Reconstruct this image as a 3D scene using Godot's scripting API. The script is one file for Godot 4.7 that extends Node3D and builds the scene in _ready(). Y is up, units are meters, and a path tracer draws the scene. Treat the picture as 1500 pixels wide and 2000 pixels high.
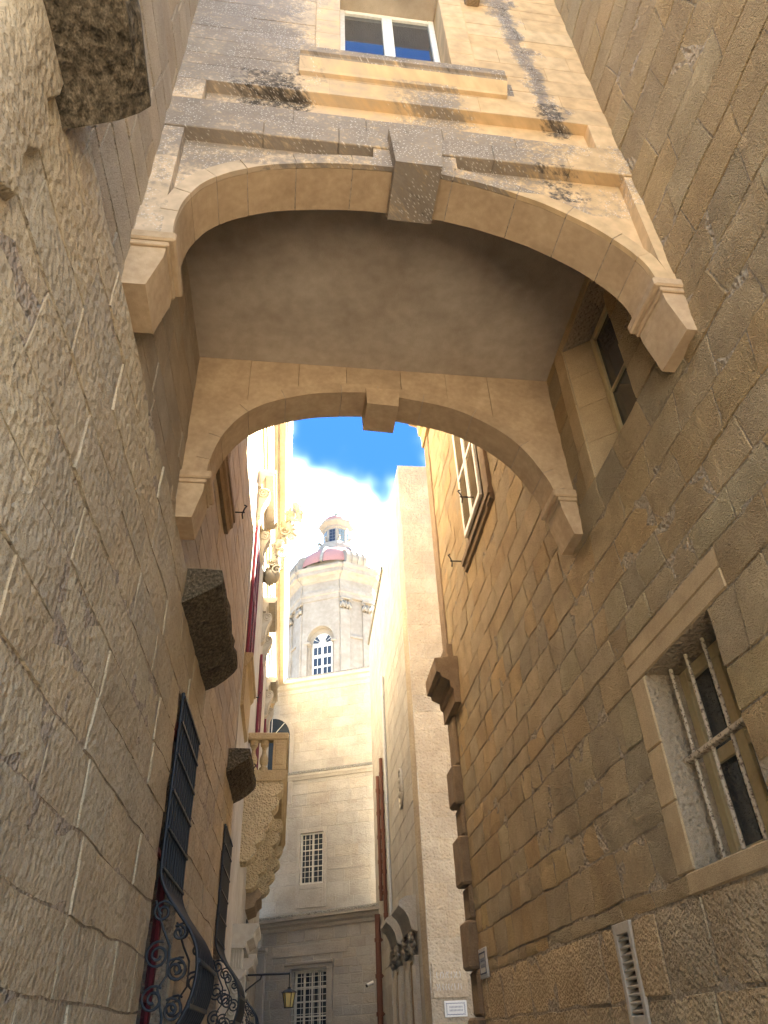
extends Node3D
# A narrow stone alley seen looking up: two house walls, a bridge room on two arches, a palace, a church and a corner house.
# Street runs along -z, x to the right, y up, metres.

const XL := -1.0166      # face of the left wall
const XR := 2.3036       # face of the right wall
const CAM := Vector3(0, 1.65, 0)
const FOV := 70.18
const EXPOSURE := 38.0
const BRIDGE_AT := Vector3(-1.0166, 0, -2.6)
const BRIDGE_TURN := 0.03264

var cam_basis := Basis(Vector3(0.99455, -0.03792, 0.09711), Vector3(-0.02649, 0.80901, 0.58720), Vector3(-0.10083, -0.58657, 0.80360)).orthonormalized()
var rng := RandomNumberGenerator.new()
var wob := FastNoiseLite.new()
var M := {}
var T := {}

# ------------------------------------------------------------------ mesh collector
class Mb:
	var v := PackedVector3Array()
	var n := PackedVector3Array()
	var c := PackedColorArray()
	var t := PackedVector2Array()
	var tint := Color(1, 1, 1)
	var um := Vector4.ZERO
	var xf := Transform3D()
	func put(p: Vector3, nn: Vector3) -> void:
		v.append(p); n.append(nn); c.append(tint)
		if um.z != 0.0:
			t.append(Vector2((p.x - um.x + p.z * 0.8) * um.z, (um.y - p.y + p.z * 0.6) * um.w))
	func tri_out(a: Vector3, b: Vector3, d: Vector3, out: Vector3) -> void:
		a = xf * a; b = xf * b; d = xf * d
		out = xf.basis * out
		var nn := (d - a).cross(b - a)
		if nn.length_squared() < 1e-14:
			return
		nn = nn.normalized()
		if nn.dot(out) < 0.0:
			put(a, -nn); put(d, -nn); put(b, -nn)
		else:
			put(a, nn); put(b, nn); put(d, nn)
	func tri(a: Vector3, b: Vector3, d: Vector3, mid: Vector3) -> void:
		tri_out(a, b, d, (a + b + d) / 3.0 - mid)
	func quad(a: Vector3, b: Vector3, d: Vector3, e: Vector3, mid: Vector3) -> void:
		var o := (a + b + d + e) / 4.0 - mid
		tri_out(a, b, d, o); tri_out(a, d, e, o)
	func quad_out(a: Vector3, b: Vector3, d: Vector3, e: Vector3, o: Vector3) -> void:
		tri_out(a, b, d, o); tri_out(a, d, e, o)
	func smooth_tri(a: Vector3, b: Vector3, d: Vector3, na: Vector3, nb: Vector3, nd: Vector3) -> void:
		a = xf * a; b = xf * b; d = xf * d
		na = (xf.basis * na).normalized(); nb = (xf.basis * nb).normalized(); nd = (xf.basis * nd).normalized()
		if (d - a).cross(b - a).dot(na + nb + nd) < 0.0:
			put(a, na); put(d, nd); put(b, nb)
		else:
			put(a, na); put(b, nb); put(d, nd)
	func mesh() -> ArrayMesh:
		var arr := []
		arr.resize(Mesh.ARRAY_MAX)
		arr[Mesh.ARRAY_VERTEX] = v; arr[Mesh.ARRAY_NORMAL] = n; arr[Mesh.ARRAY_COLOR] = c
		if t.size() == v.size():
			arr[Mesh.ARRAY_TEX_UV] = t
		var m := ArrayMesh.new()
		m.add_surface_from_arrays(Mesh.PRIMITIVE_TRIANGLES, arr)
		return m

func thing(called: String, label: String, category: String, at := Vector3.ZERO, turn := 0.0, group := "") -> Node3D:
	var o := Node3D.new()
	o.name = called
	add_child(o, true)
	o.position = at; o.rotation.y = turn
	o.set_meta("label", label); o.set_meta("category", category)
	if group: o.set_meta("group", group)
	return o

func part(called: String, mb: Mb, mat: Material, parent: Node3D) -> MeshInstance3D:
	var o := MeshInstance3D.new()
	o.name = called
	if mb.v.size() > 0:
		o.mesh = mb.mesh()
		o.material_override = mat
	o.cast_shadow = GeometryInstance3D.SHADOW_CASTING_SETTING_ON
	parent.add_child(o, true)
	return o

func solo(called: String, mb: Mb, mat: Material, label: String, category: String, group := "") -> MeshInstance3D:
	var o := part(called, mb, mat, self)
	o.set_meta("label", label); o.set_meta("category", category)
	if group: o.set_meta("group", group)
	return o

# ------------------------------------------------------------------ shapes
func box(mb: Mb, p: Vector3, q: Vector3, bev := 0.0) -> void:
	var mid := (p + q) / 2.0
	var h := ((q - p) / 2.0).abs()
	bev = minf(bev, minf(h.x, minf(h.y, h.z)) * 0.8)
	var P := func(s: Vector3, k: int) -> Vector3:
		return mid + Vector3(s.x * (h.x - (0.0 if k == 0 else bev)), s.y * (h.y - (0.0 if k == 1 else bev)), s.z * (h.z - (0.0 if k == 2 else bev)))
	for k in 3:
		var a := (k + 1) % 3
		var b := (k + 2) % 3
		for s in [-1.0, 1.0]:
			var r := []
			for ab in [[-1, -1], [1, -1], [1, 1], [-1, 1]]:
				var w := Vector3.ZERO
				w[k] = s; w[a] = ab[0]; w[b] = ab[1]
				r.append(P.call(w, k))
			mb.quad(r[0], r[1], r[2], r[3], mid)
	if bev <= 0.0:
		return
	for k in 3:
		var a := (k + 1) % 3
		var b := (k + 2) % 3
		for sa in [-1.0, 1.0]:
			for sb in [-1.0, 1.0]:
				var w0 := Vector3.ZERO
				w0[k] = -1.0; w0[a] = sa; w0[b] = sb
				var w1 := w0
				w1[k] = 1.0
				mb.quad(P.call(w0, a), P.call(w1, a), P.call(w1, b), P.call(w0, b), mid)
	for sx in [-1.0, 1.0]:
		for sy in [-1.0, 1.0]:
			for sz in [-1.0, 1.0]:
				var w := Vector3(sx, sy, sz)
				mb.tri(P.call(w, 0), P.call(w, 1), P.call(w, 2), mid)

# polygon in the plane (ax, ay) pushed along az from z0 to z1
func prism(mb: Mb, poly: PackedVector2Array, o: Vector3, ax: Vector3, ay: Vector3, az: Vector3, z0: float, z1: float) -> void:
	var area := 0.0
	for i in poly.size():
		var a := poly[i]
		var b := poly[(i + 1) % poly.size()]
		area += a.x * b.y - b.x * a.y
	var sg := 1.0 if area > 0.0 else -1.0
	for i in poly.size():
		var a := poly[i]
		var b := poly[(i + 1) % poly.size()]
		var e := b - a
		var out := (ax * e.y - ay * e.x) * sg
		var pa := o + ax * a.x + ay * a.y
		var pb := o + ax * b.x + ay * b.y
		mb.quad_out(pa + az * z0, pb + az * z0, pb + az * z1, pa + az * z1, out)
	var idx := Geometry2D.triangulate_polygon(poly)
	for i in range(0, idx.size(), 3):
		var p0 := o + ax * poly[idx[i]].x + ay * poly[idx[i]].y
		var p1 := o + ax * poly[idx[i + 1]].x + ay * poly[idx[i + 1]].y
		var p2 := o + ax * poly[idx[i + 2]].x + ay * poly[idx[i + 2]].y
		var s := 1.0 if z1 > z0 else -1.0
		mb.tri_out(p0 + az * z1, p1 + az * z1, p2 + az * z1, az * s)
		mb.tri_out(p0 + az * z0, p1 + az * z0, p2 + az * z0, -az * s)

# profile of (radius, height) turned round y at c; ang lists the corner angles (flat facets) or is empty (smooth)
func lathe(mb: Mb, c: Vector3, prof: PackedVector2Array, segs: int, ang := PackedFloat32Array()) -> void:
	var flat := ang.size() > 0
	if not flat:
		for i in segs:
			ang.append(TAU * i / segs)
	var k := ang.size()
	for i in k:
		var d0 := Vector3(sin(ang[i]), 0, cos(ang[i]))
		var d1 := Vector3(sin(ang[(i + 1) % k]), 0, cos(ang[(i + 1) % k]))
		for j in prof.size() - 1:
			var p := prof[j]
			var q := prof[j + 1]
			var a := c + d0 * p.x + Vector3.UP * p.y
			var b := c + d1 * p.x + Vector3.UP * p.y
			var e := c + d1 * q.x + Vector3.UP * q.y
			var f := c + d0 * q.x + Vector3.UP * q.y
			var nr := Vector2(q.y - p.y, p.x - q.x)
			if flat or nr.length() < 1e-9:
				mb.quad_out(a, b, e, f, (d0 + d1) * nr.x + Vector3.UP * nr.y * 2.0)
			else:
				nr = nr.normalized()
				var n0 := d0 * nr.x + Vector3.UP * nr.y
				var n1 := d1 * nr.x + Vector3.UP * nr.y
				mb.smooth_tri(a, b, e, n0, n1, n1)
				mb.smooth_tri(a, e, f, n0, n1, n0)

func tube(mb: Mb, pts: PackedVector3Array, r: float, sides := 6, r_end := -1.0) -> void:
	var k := pts.size()
	if r_end < 0.0: r_end = r
	var up := Vector3(0.3, 0.9, 0.2).normalized()
	var rings := []
	var norms := []
	for i in k:
		var d := (pts[mini(i + 1, k - 1)] - pts[maxi(i - 1, 0)]).normalized()
		if absf(d.dot(up)) > 0.98:
			up = Vector3(0.9, 0.1, 0.4).normalized()
		var x := up.cross(d).normalized()
		var y := d.cross(x).normalized()
		up = y
		var rr := lerpf(r, r_end, float(i) / maxf(k - 1, 1))
		var ring := PackedVector3Array()
		var nn := PackedVector3Array()
		for s in sides:
			var a := TAU * (s + 0.5) / sides
			var w := x * cos(a) + y * sin(a)
			ring.append(pts[i] + w * rr); nn.append(w)
		rings.append(ring); norms.append(nn)
	for i in k - 1:
		for s in sides:
			var e := (s + 1) % sides
			mb.smooth_tri(rings[i][s], rings[i][e], rings[i + 1][e], norms[i][s], norms[i][e], norms[i + 1][e])
			mb.smooth_tri(rings[i][s], rings[i + 1][e], rings[i + 1][s], norms[i][s], norms[i + 1][e], norms[i + 1][s])
	for s in range(1, sides - 1):
		mb.tri_out(rings[0][0], rings[0][s], rings[0][s + 1], pts[0] - pts[1])
		mb.tri_out(rings[k - 1][0], rings[k - 1][s], rings[k - 1][s + 1], pts[k - 1] - pts[k - 2])

# a net of points with averaged normals
func net(mb: Mb, P: Array, out: Vector3) -> void:
	var ny: int = P.size()
	var nx: int = P[0].size()
	var N := []
	for j in ny:
		var row := PackedVector3Array()
		for i in nx:
			var du: Vector3 = P[j][mini(i + 1, nx - 1)] - P[j][maxi(i - 1, 0)]
			var dv: Vector3 = P[mini(j + 1, ny - 1)][i] - P[maxi(j - 1, 0)][i]
			var nn := du.cross(dv).normalized()
			if nn.dot(out) < 0.0: nn = -nn
			row.append(nn)
		N.append(row)
	for j in ny - 1:
		for i in nx - 1:
			mb.smooth_tri(P[j][i], P[j][i + 1], P[j + 1][i + 1], N[j][i], N[j][i + 1], N[j + 1][i + 1])
			mb.smooth_tri(P[j][i], P[j + 1][i + 1], P[j + 1][i], N[j][i], N[j + 1][i + 1], N[j + 1][i])

func spline(p: PackedVector2Array, per: int) -> PackedVector2Array:
	var out := PackedVector2Array()
	for i in p.size() - 1:
		var a := p[maxi(i - 1, 0)]
		var d := p[mini(i + 2, p.size() - 1)]
		for k in per:
			out.append(p[i].cubic_interpolate(p[i + 1], a, d, float(k) / per))
	out.append(p[p.size() - 1])
	return out

# ------------------------------------------------------------------ walls of stones
# wall axes: u along the wall, v up, w out of it; X maps (u, v, w) to the parent's axes
func slab(mb: Mb, X: Transform3D, u0: float, u1: float, v0: float, v1: float, thick: float, holes: Array, rooms := true) -> void:
	var us := [u0, u1]
	var vs := [v0, v1]
	for h: Rect2 in holes:
		for a in [h.position.x, h.end.x]:
			if a > u0 and a < u1: us.append(a)
		for a in [h.position.y, h.end.y]:
			if a > v0 and a < v1: vs.append(a)
	us.sort(); vs.sort()
	var nu := us.size() - 1
	var nv := vs.size() - 1
	var solid := func(i: int, j: int) -> bool:
		if i < 0 or j < 0 or i >= nu or j >= nv: return false
		var p := Vector2((us[i] + us[i + 1]) / 2.0, (vs[j] + vs[j + 1]) / 2.0)
		for h: Rect2 in holes:
			if h.has_point(p): return false
		return us[i + 1] - us[i] > 1e-6 and vs[j + 1] - vs[j] > 1e-6
	var keep := mb.xf
	mb.xf = keep * X
	for i in nu:
		for j in nv:
			var a: float = us[i]
			var b: float = us[i + 1]
			var e: float = vs[j]
			var f: float = vs[j + 1]
			mb.quad_out(Vector3(a, e, -thick), Vector3(b, e, -thick), Vector3(b, f, -thick), Vector3(a, f, -thick), Vector3(0, 0, -1 if solid.call(i, j) or not rooms else 1))
			if not solid.call(i, j):
				continue
			mb.quad_out(Vector3(a, e, 0), Vector3(b, e, 0), Vector3(b, f, 0), Vector3(a, f, 0), Vector3(0, 0, 1))
			if not solid.call(i - 1, j): mb.quad_out(Vector3(a, e, 0), Vector3(a, f, 0), Vector3(a, f, -thick), Vector3(a, e, -thick), Vector3(-1, 0, 0))
			if not solid.call(i + 1, j): mb.quad_out(Vector3(b, e, 0), Vector3(b, f, 0), Vector3(b, f, -thick), Vector3(b, e, -thick), Vector3(1, 0, 0))
			if not solid.call(i, j - 1): mb.quad_out(Vector3(a, e, 0), Vector3(b, e, 0), Vector3(b, e, -thick), Vector3(a, e, -thick), Vector3(0, -1, 0))
			if not solid.call(i, j + 1): mb.quad_out(Vector3(a, f, 0), Vector3(b, f, 0), Vector3(b, f, -thick), Vector3(a, f, -thick), Vector3(0, 1, 0))
	mb.xf = keep

func pixel_area(P: Array) -> float:
	var q := PackedVector2Array()
	var k := 512.0 / tan(deg_to_rad(FOV / 2.0))
	for p: Vector3 in P:
		var d := cam_basis.inverse() * (p - CAM)
		if d.z > -0.2: return 0.0
		q.append(Vector2(384.0 + d.x * k / -d.z, 512.0 - d.y * k / -d.z))
	var lo := Vector2(1e9, 1e9)
	var hi := Vector2(-1e9, -1e9)
	var area := 0.0
	for i in q.size():
		lo = lo.min(q[i]); hi = hi.max(q[i])
		var b := q[(i + 1) % q.size()]
		area += q[i].x * b.y - b.x * q[i].y
	var cut := Rect2(lo, hi - lo).intersection(Rect2(0, 0, 768, 1024))
	var full := (hi - lo).x * (hi - lo).y
	return absf(area) * 0.5 * (cut.get_area() / full if full > 0.0 else 0.0)

# lays courses of stones over u0..u1, v0..v1 and returns [{mb, area, mat}]
func lay(X: Transform3D, world: Transform3D, u0: float, u1: float, v0: float, v1: float, holes: Array, o: Dictionary) -> Array:
	var out := []
	var cuts := []
	for h: Rect2 in holes:
		cuts.append(h.position.y); cuts.append(h.end.y)
	var vs := [v0]
	while vs[-1] < v1 - 0.01:
		var nx: float = vs[-1] + rng.randf_range(o.ch[0], o.ch[1])
		for q in cuts:
			if q > vs[-1] + 0.08 and absf(q - nx) < o.ch[0] * 0.55:
				nx = q
		if nx > v1 - o.ch[0] * 0.5: nx = v1
		vs.append(nx)
	var joint: float = o.joint
	var dep: float = o.depth
	var amp: float = o.amp
	var wav: float = o.get("wave", 0.0)
	var nx: int = o.get("nx", 3)
	var ny: int = o.get("ny", 2)
	for r in vs.size() - 1:
		var va: float = vs[r]
		var vb: float = vs[r + 1]
		var spans := [[u0, u1]]
		for h: Rect2 in holes:
			if h.position.y < vb - 0.02 and h.end.y > va + 0.02:
				var nsp := []
				for s in spans:
					if h.end.x <= s[0] or h.position.x >= s[1]:
						nsp.append(s); continue
					if h.position.x > s[0]: nsp.append([s[0], h.position.x])
					if h.end.x < s[1]: nsp.append([h.end.x, s[1]])
				spans = nsp
		for s in spans:
			var at: float = s[0]
			var tilt0 := 0.0
			while at < s[1] - 0.02:
				var to: float = at + rng.randf_range(o.cw[0], o.cw[1])
				if at == s[0] and rng.randf() < 0.7: to = at + (to - at) * rng.randf_range(0.4, 1.0)
				if to > s[1] - o.cw[0] * 0.5: to = s[1]
				var tilt1: float = 0.0 if to == s[1] else rng.randf_range(-1, 1) * o.get("tilt", 0.0)
				var mb := Mb.new()
				var g: float = rng.randf_range(o.shade[0], o.shade[1])
				var hue: float = rng.randf_range(-1, 1) * o.get("hue", 0.03)
				mb.tint = Color(g * (1 + hue), g, g * (1 - hue * 1.6))
				if o.has("um"): mb.um = o.um
				var push: float = rng.randf_range(-1, 1) * o.get("push", 0.0)
				var P := []
				var j2 := joint / 2.0 * rng.randf_range(0.6, 1.4)
				var bev: float = o.bevel
				for j in ny + 3:
					var row := PackedVector3Array()
					for i in nx + 3:
						var a := clampf((i - 1.0) / nx, 0, 1)
						var b := clampf((j - 1.0) / ny, 0, 1)
						var ul := at + tilt0 * (b - 0.5)
						var ur := to + tilt1 * (b - 0.5)
						var edge := i == 0 or j == 0 or i == nx + 2 or j == ny + 2
						var ins := j2 + (0.0 if edge else bev)
						var iu := ins if a == 0.0 else (-ins if a == 1.0 else 0.0)
						var iv := ins if b == 0.0 else (-ins if b == 1.0 else 0.0)
						if edge:
							iu = j2 if i <= 1 else (-j2 if i >= nx + 1 else 0.0)
							iv = j2 if j <= 1 else (-j2 if j >= ny + 1 else 0.0)
							if i == 1 : iu += bev
							if i == nx + 1: iu -= bev
							if j == 1: iv += bev
							if j == ny + 1: iv -= bev
						var u := lerpf(ul, ur, a) + iu
						var vl: float = va + (wob.get_noise_2d(u * 60.0, r * 37.0) * wav if r > 0 else 0.0)
						var vh: float = vb + (wob.get_noise_2d(u * 60.0, (r + 1) * 37.0) * wav if r < vs.size() - 2 else 0.0)
						var v := lerpf(vl, vh, b) + iv
						var w := -0.012
						if not edge:
							w = dep + push + wob.get_noise_3d(u * 190.0, v * 190.0, 5.0) * amp + wob.get_noise_3d(u * 560.0, v * 560.0, 9.0) * amp * 0.5
							if i == 1 or j == 1 or i == nx + 1 or j == ny + 1:
								w -= bev * 0.6
							u += wob.get_noise_2d(u * 300.0, v * 300.0) * o.get("ragged", 0.0)
							v += wob.get_noise_2d(u * 300.0 + 99.0, v * 300.0) * o.get("ragged", 0.0)
						row.append(X * Vector3(u, v, maxf(w, -0.012)))
					P.append(row)
				var front := []
				for j in range(1, ny + 2): front.append(P[j].slice(1, nx + 2))
				var fw := X.basis * Vector3(0, 0, 1)
				net(mb, front, fw)
				for i in range(1, nx + 1):
					mb.quad_out(P[0][i], P[0][i + 1], P[1][i + 1], P[1][i], P[0][i] - P[ny + 2][i])
					mb.quad_out(P[ny + 2][i], P[ny + 2][i + 1], P[ny + 1][i + 1], P[ny + 1][i], P[ny + 2][i] - P[0][i])
				for j in range(1, ny + 1):
					mb.quad_out(P[j][0], P[j + 1][0], P[j + 1][1], P[j][1], P[j][0] - P[j][nx + 2])
					mb.quad_out(P[j][nx + 2], P[j + 1][nx + 2], P[j + 1][nx + 1], P[j][nx + 1], P[j][nx + 2] - P[j][0])
				var c4 := [world * (X * Vector3(at, va, dep)), world * (X * Vector3(to, va, dep)), world * (X * Vector3(to, vb, dep)), world * (X * Vector3(at, vb, dep))]
				out.append({"mb": mb, "area": pixel_area(c4), "mat": o.mat, "name": o.get("name", "stone")})
				tilt0 = tilt1
				at = to
	return out

# the ones that show largest become parts, the rest one joined part
func commit(list: Array, parent: Node3D, most: int) -> void:
	list.sort_custom(func(a, b): return a.area > b.area)
	var rest := {}
	for i in list.size():
		var s: Dictionary = list[i]
		if i < most and s.area > 12.0:
			part(s.name, s.mb, s.mat, parent)
		else:
			if not rest.has(s.mat): rest[s.mat] = Mb.new()
			var r: Mb = rest[s.mat]
			r.v.append_array(s.mb.v); r.n.append_array(s.mb.n); r.c.append_array(s.mb.c); r.t.append_array(s.mb.t)
	for m in rest:
		var o := part("stonework", rest[m], m, parent)
		o.set_meta("kind", "stuff")

# ------------------------------------------------------------------ textures and materials
func noise(kind: int, freq: float, oct := 4, sd := 1, gain := 0.5) -> FastNoiseLite:
	var f := FastNoiseLite.new()
	f.noise_type = kind
	f.frequency = freq
	f.seed = sd
	f.fractal_type = FastNoiseLite.FRACTAL_FBM if oct > 1 else FastNoiseLite.FRACTAL_NONE
	f.fractal_octaves = oct
	f.fractal_gain = gain
	return f

func field(f: FastNoiseLite, size: int) -> PackedFloat32Array:
	var im := f.get_seamless_image(size, size)
	im.convert(Image.FORMAT_RF)
	return im.get_data().to_float32_array()

func height_tex(size: int, fields: Array, weights: Array, pit: PackedFloat32Array, pit_at: float, pit_deep: float) -> ImageTexture:
	var d := PackedFloat32Array()
	d.resize(size * size)
	for i in size * size:
		var h := 0.0
		for k in fields.size():
			h += fields[k][i] * weights[k]
		if pit.size() > 0 and pit[i] < pit_at:
			h -= (1.0 - pit[i] / pit_at) * pit_deep
		d[i] = h
	var im := Image.create_from_data(size, size, false, Image.FORMAT_RF, d.to_byte_array())
	return ImageTexture.create_from_image(im)

func tone_tex(size: int, a: PackedFloat32Array, b: PackedFloat32Array, lo: Color, hi: Color, mixb: float, dark: PackedFloat32Array, dark_at: float, dark_to: Color) -> ImageTexture:
	var by := PackedByteArray()
	by.resize(size * size * 3)
	for i in size * size:
		var k := clampf(a[i] * (1.0 - mixb) + b[i] * mixb, 0, 1)
		k = clampf((k - 0.5) * 1.5 + 0.5, 0, 1)
		var c := lo.lerp(hi, k)
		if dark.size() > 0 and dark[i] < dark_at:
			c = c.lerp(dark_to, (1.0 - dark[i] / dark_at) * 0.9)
		by[i * 3] = int(c.r * 255); by[i * 3 + 1] = int(c.g * 255); by[i * 3 + 2] = int(c.b * 255)
	return ImageTexture.create_from_image(Image.create_from_data(size, size, false, Image.FORMAT_RGB8, by))

func mat(base: Color, rough: float, o := {}) -> StandardMaterial3D:
	var m := StandardMaterial3D.new()
	m.albedo_color = base.linear_to_srgb()
	m.roughness = rough
	m.metallic_specular = o.get("spec", 0.3)
	m.metallic = o.get("metal", 0.0)
	m.vertex_color_use_as_albedo = true
	if o.has("tex") or o.has("bump"):
		m.uv1_triplanar = not o.has("uv")
		m.uv1_world_triplanar = not o.has("uv")
		m.uv1_triplanar_sharpness = 6.0
		var s: float = o.get("scale", 1.0)
		if not o.has("uv"): m.uv1_scale = Vector3(s, s, s) * (o.get("stretch", Vector3.ONE) as Vector3)
	if o.has("tex"): m.albedo_texture = o.tex
	if o.has("bump"):
		m.heightmap_enabled = true
		m.heightmap_texture = o.bump
		m.heightmap_scale = o.cm
	if o.has("detail"):
		m.detail_enabled = true
		m.detail_albedo = o.detail
		m.detail_blend_mode = BaseMaterial3D.BLEND_MODE_MUL
		m.detail_uv_layer = BaseMaterial3D.DETAIL_UV_2
		m.uv2_triplanar = true
		m.uv2_world_triplanar = true
		m.uv2_triplanar_sharpness = 6.0
		m.uv2_scale = Vector3.ONE * o.dscale
	return m

func facade_tex() -> ImageTexture:
	var W := 1024
	var H := 1536
	var f1 := noise(FastNoiseLite.TYPE_SIMPLEX_SMOOTH, 0.008, 5, 21).get_image(W, H).get_data()
	var f2 := noise(FastNoiseLite.TYPE_SIMPLEX_SMOOTH, 0.05, 5, 22, 0.75).get_image(W, H).get_data()
	var f3 := noise(FastNoiseLite.TYPE_CELLULAR, 0.13, 1, 23).get_image(W, H).get_data()
	var f4 := noise(FastNoiseLite.TYPE_SIMPLEX_SMOOTH, 0.02, 4, 24).get_image(W, H).get_data()
	var by := PackedByteArray()
	by.resize(W * H * 3)
	var pale := Color(0.80, 0.715, 0.60)
	var warm := Color(0.80, 0.69, 0.53)
	var grey := Color(0.50, 0.47, 0.44)
	var black := Color(0.20, 0.185, 0.17)
	var white := Color(0.87, 0.86, 0.83)
	for j in H:
		var y := 10.3 - 5.4 * j / H
		for i in W:
			var x := -0.1 + 3.6 * i / W
			var k := j * W + i
			var n1 := f1[k] / 255.0
			var n2 := f2[k] / 255.0
			var n4 := f4[k] / 255.0
			var g := 0.0
			var b := 0.0
			if y > 6.9: g = maxf(g, smoothstep(1.3, 0.5, x) * smoothstep(6.95, 7.7, y))
			if y > 6.78 and y < 7.2: g = maxf(g, 0.95 - 0.6 * smoothstep(2.3, 3.1, x))
			if x > 1.45 and x < 1.95 and y < 6.95: g = 1.0; b = 0.35
			elif y > 6.40 and y < 6.8: g = maxf(g, 0.75 - 0.35 * smoothstep(2.5, 3.2, x))
			if x < 0.1 and y < 6.8: g = maxf(g, 0.4)
			if y > 7.5:
				var xs := 2.66 + (10.0 - y) * 0.09 + (n1 - 0.5) * 0.25
				var d := absf(x - xs)
				g = maxf(g, 1.0 * smoothstep(0.20, 0.03, d)); b = maxf(b, 0.55 * smoothstep(0.17, 0.0, d))
			if y > 7.15 and y < 7.78:
				g = maxf(g, 0.7 * smoothstep(0.45, 0.2, absf(x - 1.85)))
				b = maxf(b, 0.75 * smoothstep(0.5, 0.15, absf(x - 0.62)) * smoothstep(7.15, 7.42, y))
				b = maxf(b, 0.8 * smoothstep(0.22, 0.05, absf(x - 2.85)) * smoothstep(7.40, 7.5, y))
			if y > 6.55 and y < 6.8: b = maxf(b, 0.75 * smoothstep(0.3, 0.1, absf(x - 2.75)))
			if y > 7.845 and y < 8.05 and x > 0.84 and x < 2.585: g = 1.0; b = 0.5
			var c := pale.lerp(warm, smoothstep(0.5, 1.9, x + (n4 - 0.5) * 1.6))
			c = c * (0.90 + 0.2 * n4)
			var mg := smoothstep(0.25, 0.85, g * 0.85 + (n2 - 0.5) * 0.9 + (n1 - 0.5) * 0.5)
			c = c.lerp(grey * (0.8 + 0.4 * n2), mg * 0.8)
			var mbk := smoothstep(0.4, 0.95, b * 0.85 + (n2 - 0.5) * 0.8 + (n1 - 0.5) * 0.5)
			c = c.lerp(black, mbk * 0.75)
			if g > 0.3 and f3[k] < 34 and n1 + n4 > 0.98:
				c = c.lerp(white, 0.75)
			by[k * 3] = clampi(int(c.r * 255), 0, 255); by[k * 3 + 1] = clampi(int(c.g * 255), 0, 255); by[k * 3 + 2] = clampi(int(c.b * 255), 0, 255)
	return ImageTexture.create_from_image(Image.create_from_data(W, H, false, Image.FORMAT_RGB8, by))

func sky_tex() -> ImageTexture:
	# scattered cloud, the same all over the sky
	var W := 1024
	var H := 512
	var n := noise(FastNoiseLite.TYPE_SIMPLEX_SMOOTH, 1.0, 6, 11, 0.55)
	var dir := func(az: float, el: float) -> Vector3: return Vector3(sin(az) * cos(el), sin(el), -cos(az) * cos(el))
	var best := Vector3.ZERO
	var top := -1e9
	var r := RandomNumberGenerator.new()
	r.seed = 5
	for k in 6000:
		var o := Vector3(r.randf_range(-40, 40), r.randf_range(-40, 40), r.randf_range(-40, 40))
		var sc := 0.0
		for az in [-0.03, 0.01, 0.05, 0.09]:
			for el in [0.60, 0.63, 0.66]: sc += 1.6 * smoothstep(0.0, 0.36, n.get_noise_3dv(dir.call(az, el) * 2.9 + o))
			for el in [0.72, 0.75, 0.77]: sc -= smoothstep(-0.12, 0.28, n.get_noise_3dv(dir.call(az, el) * 2.9 + o))
		if sc > top:
			top = sc; best = o
	var d := PackedFloat32Array()
	d.resize(W * H * 3)
	for j in H:
		var el := PI * (0.5 - (j + 0.5) / H)
		var k := clampf(sin(el), 0, 1)
		var blue := Color(1.0, 2.2, 3.4).lerp(Color(0.11, 0.45, 1.6), smoothstep(0.0, 0.55, k))
		for i in W:
			var c := blue
			if el > -0.02:
				var q := n.get_noise_3dv((dir.call(TAU * (i + 0.5) / W, el) as Vector3) * 2.9 + best)
				var cover := smoothstep(-0.14, 0.36, q)
				c = c.lerp(Color(5.0, 6.5, 7.4), pow(cover, 3.6) * 0.95)
			else:
				c = Color(1.0, 0.95, 0.85)
			var o := (j * W + i) * 3
			d[o] = c.r; d[o + 1] = c.g; d[o + 2] = c.b
	return ImageTexture.create_from_image(Image.create_from_data(W, H, false, Image.FORMAT_RGBF, d.to_byte_array()))

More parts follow.
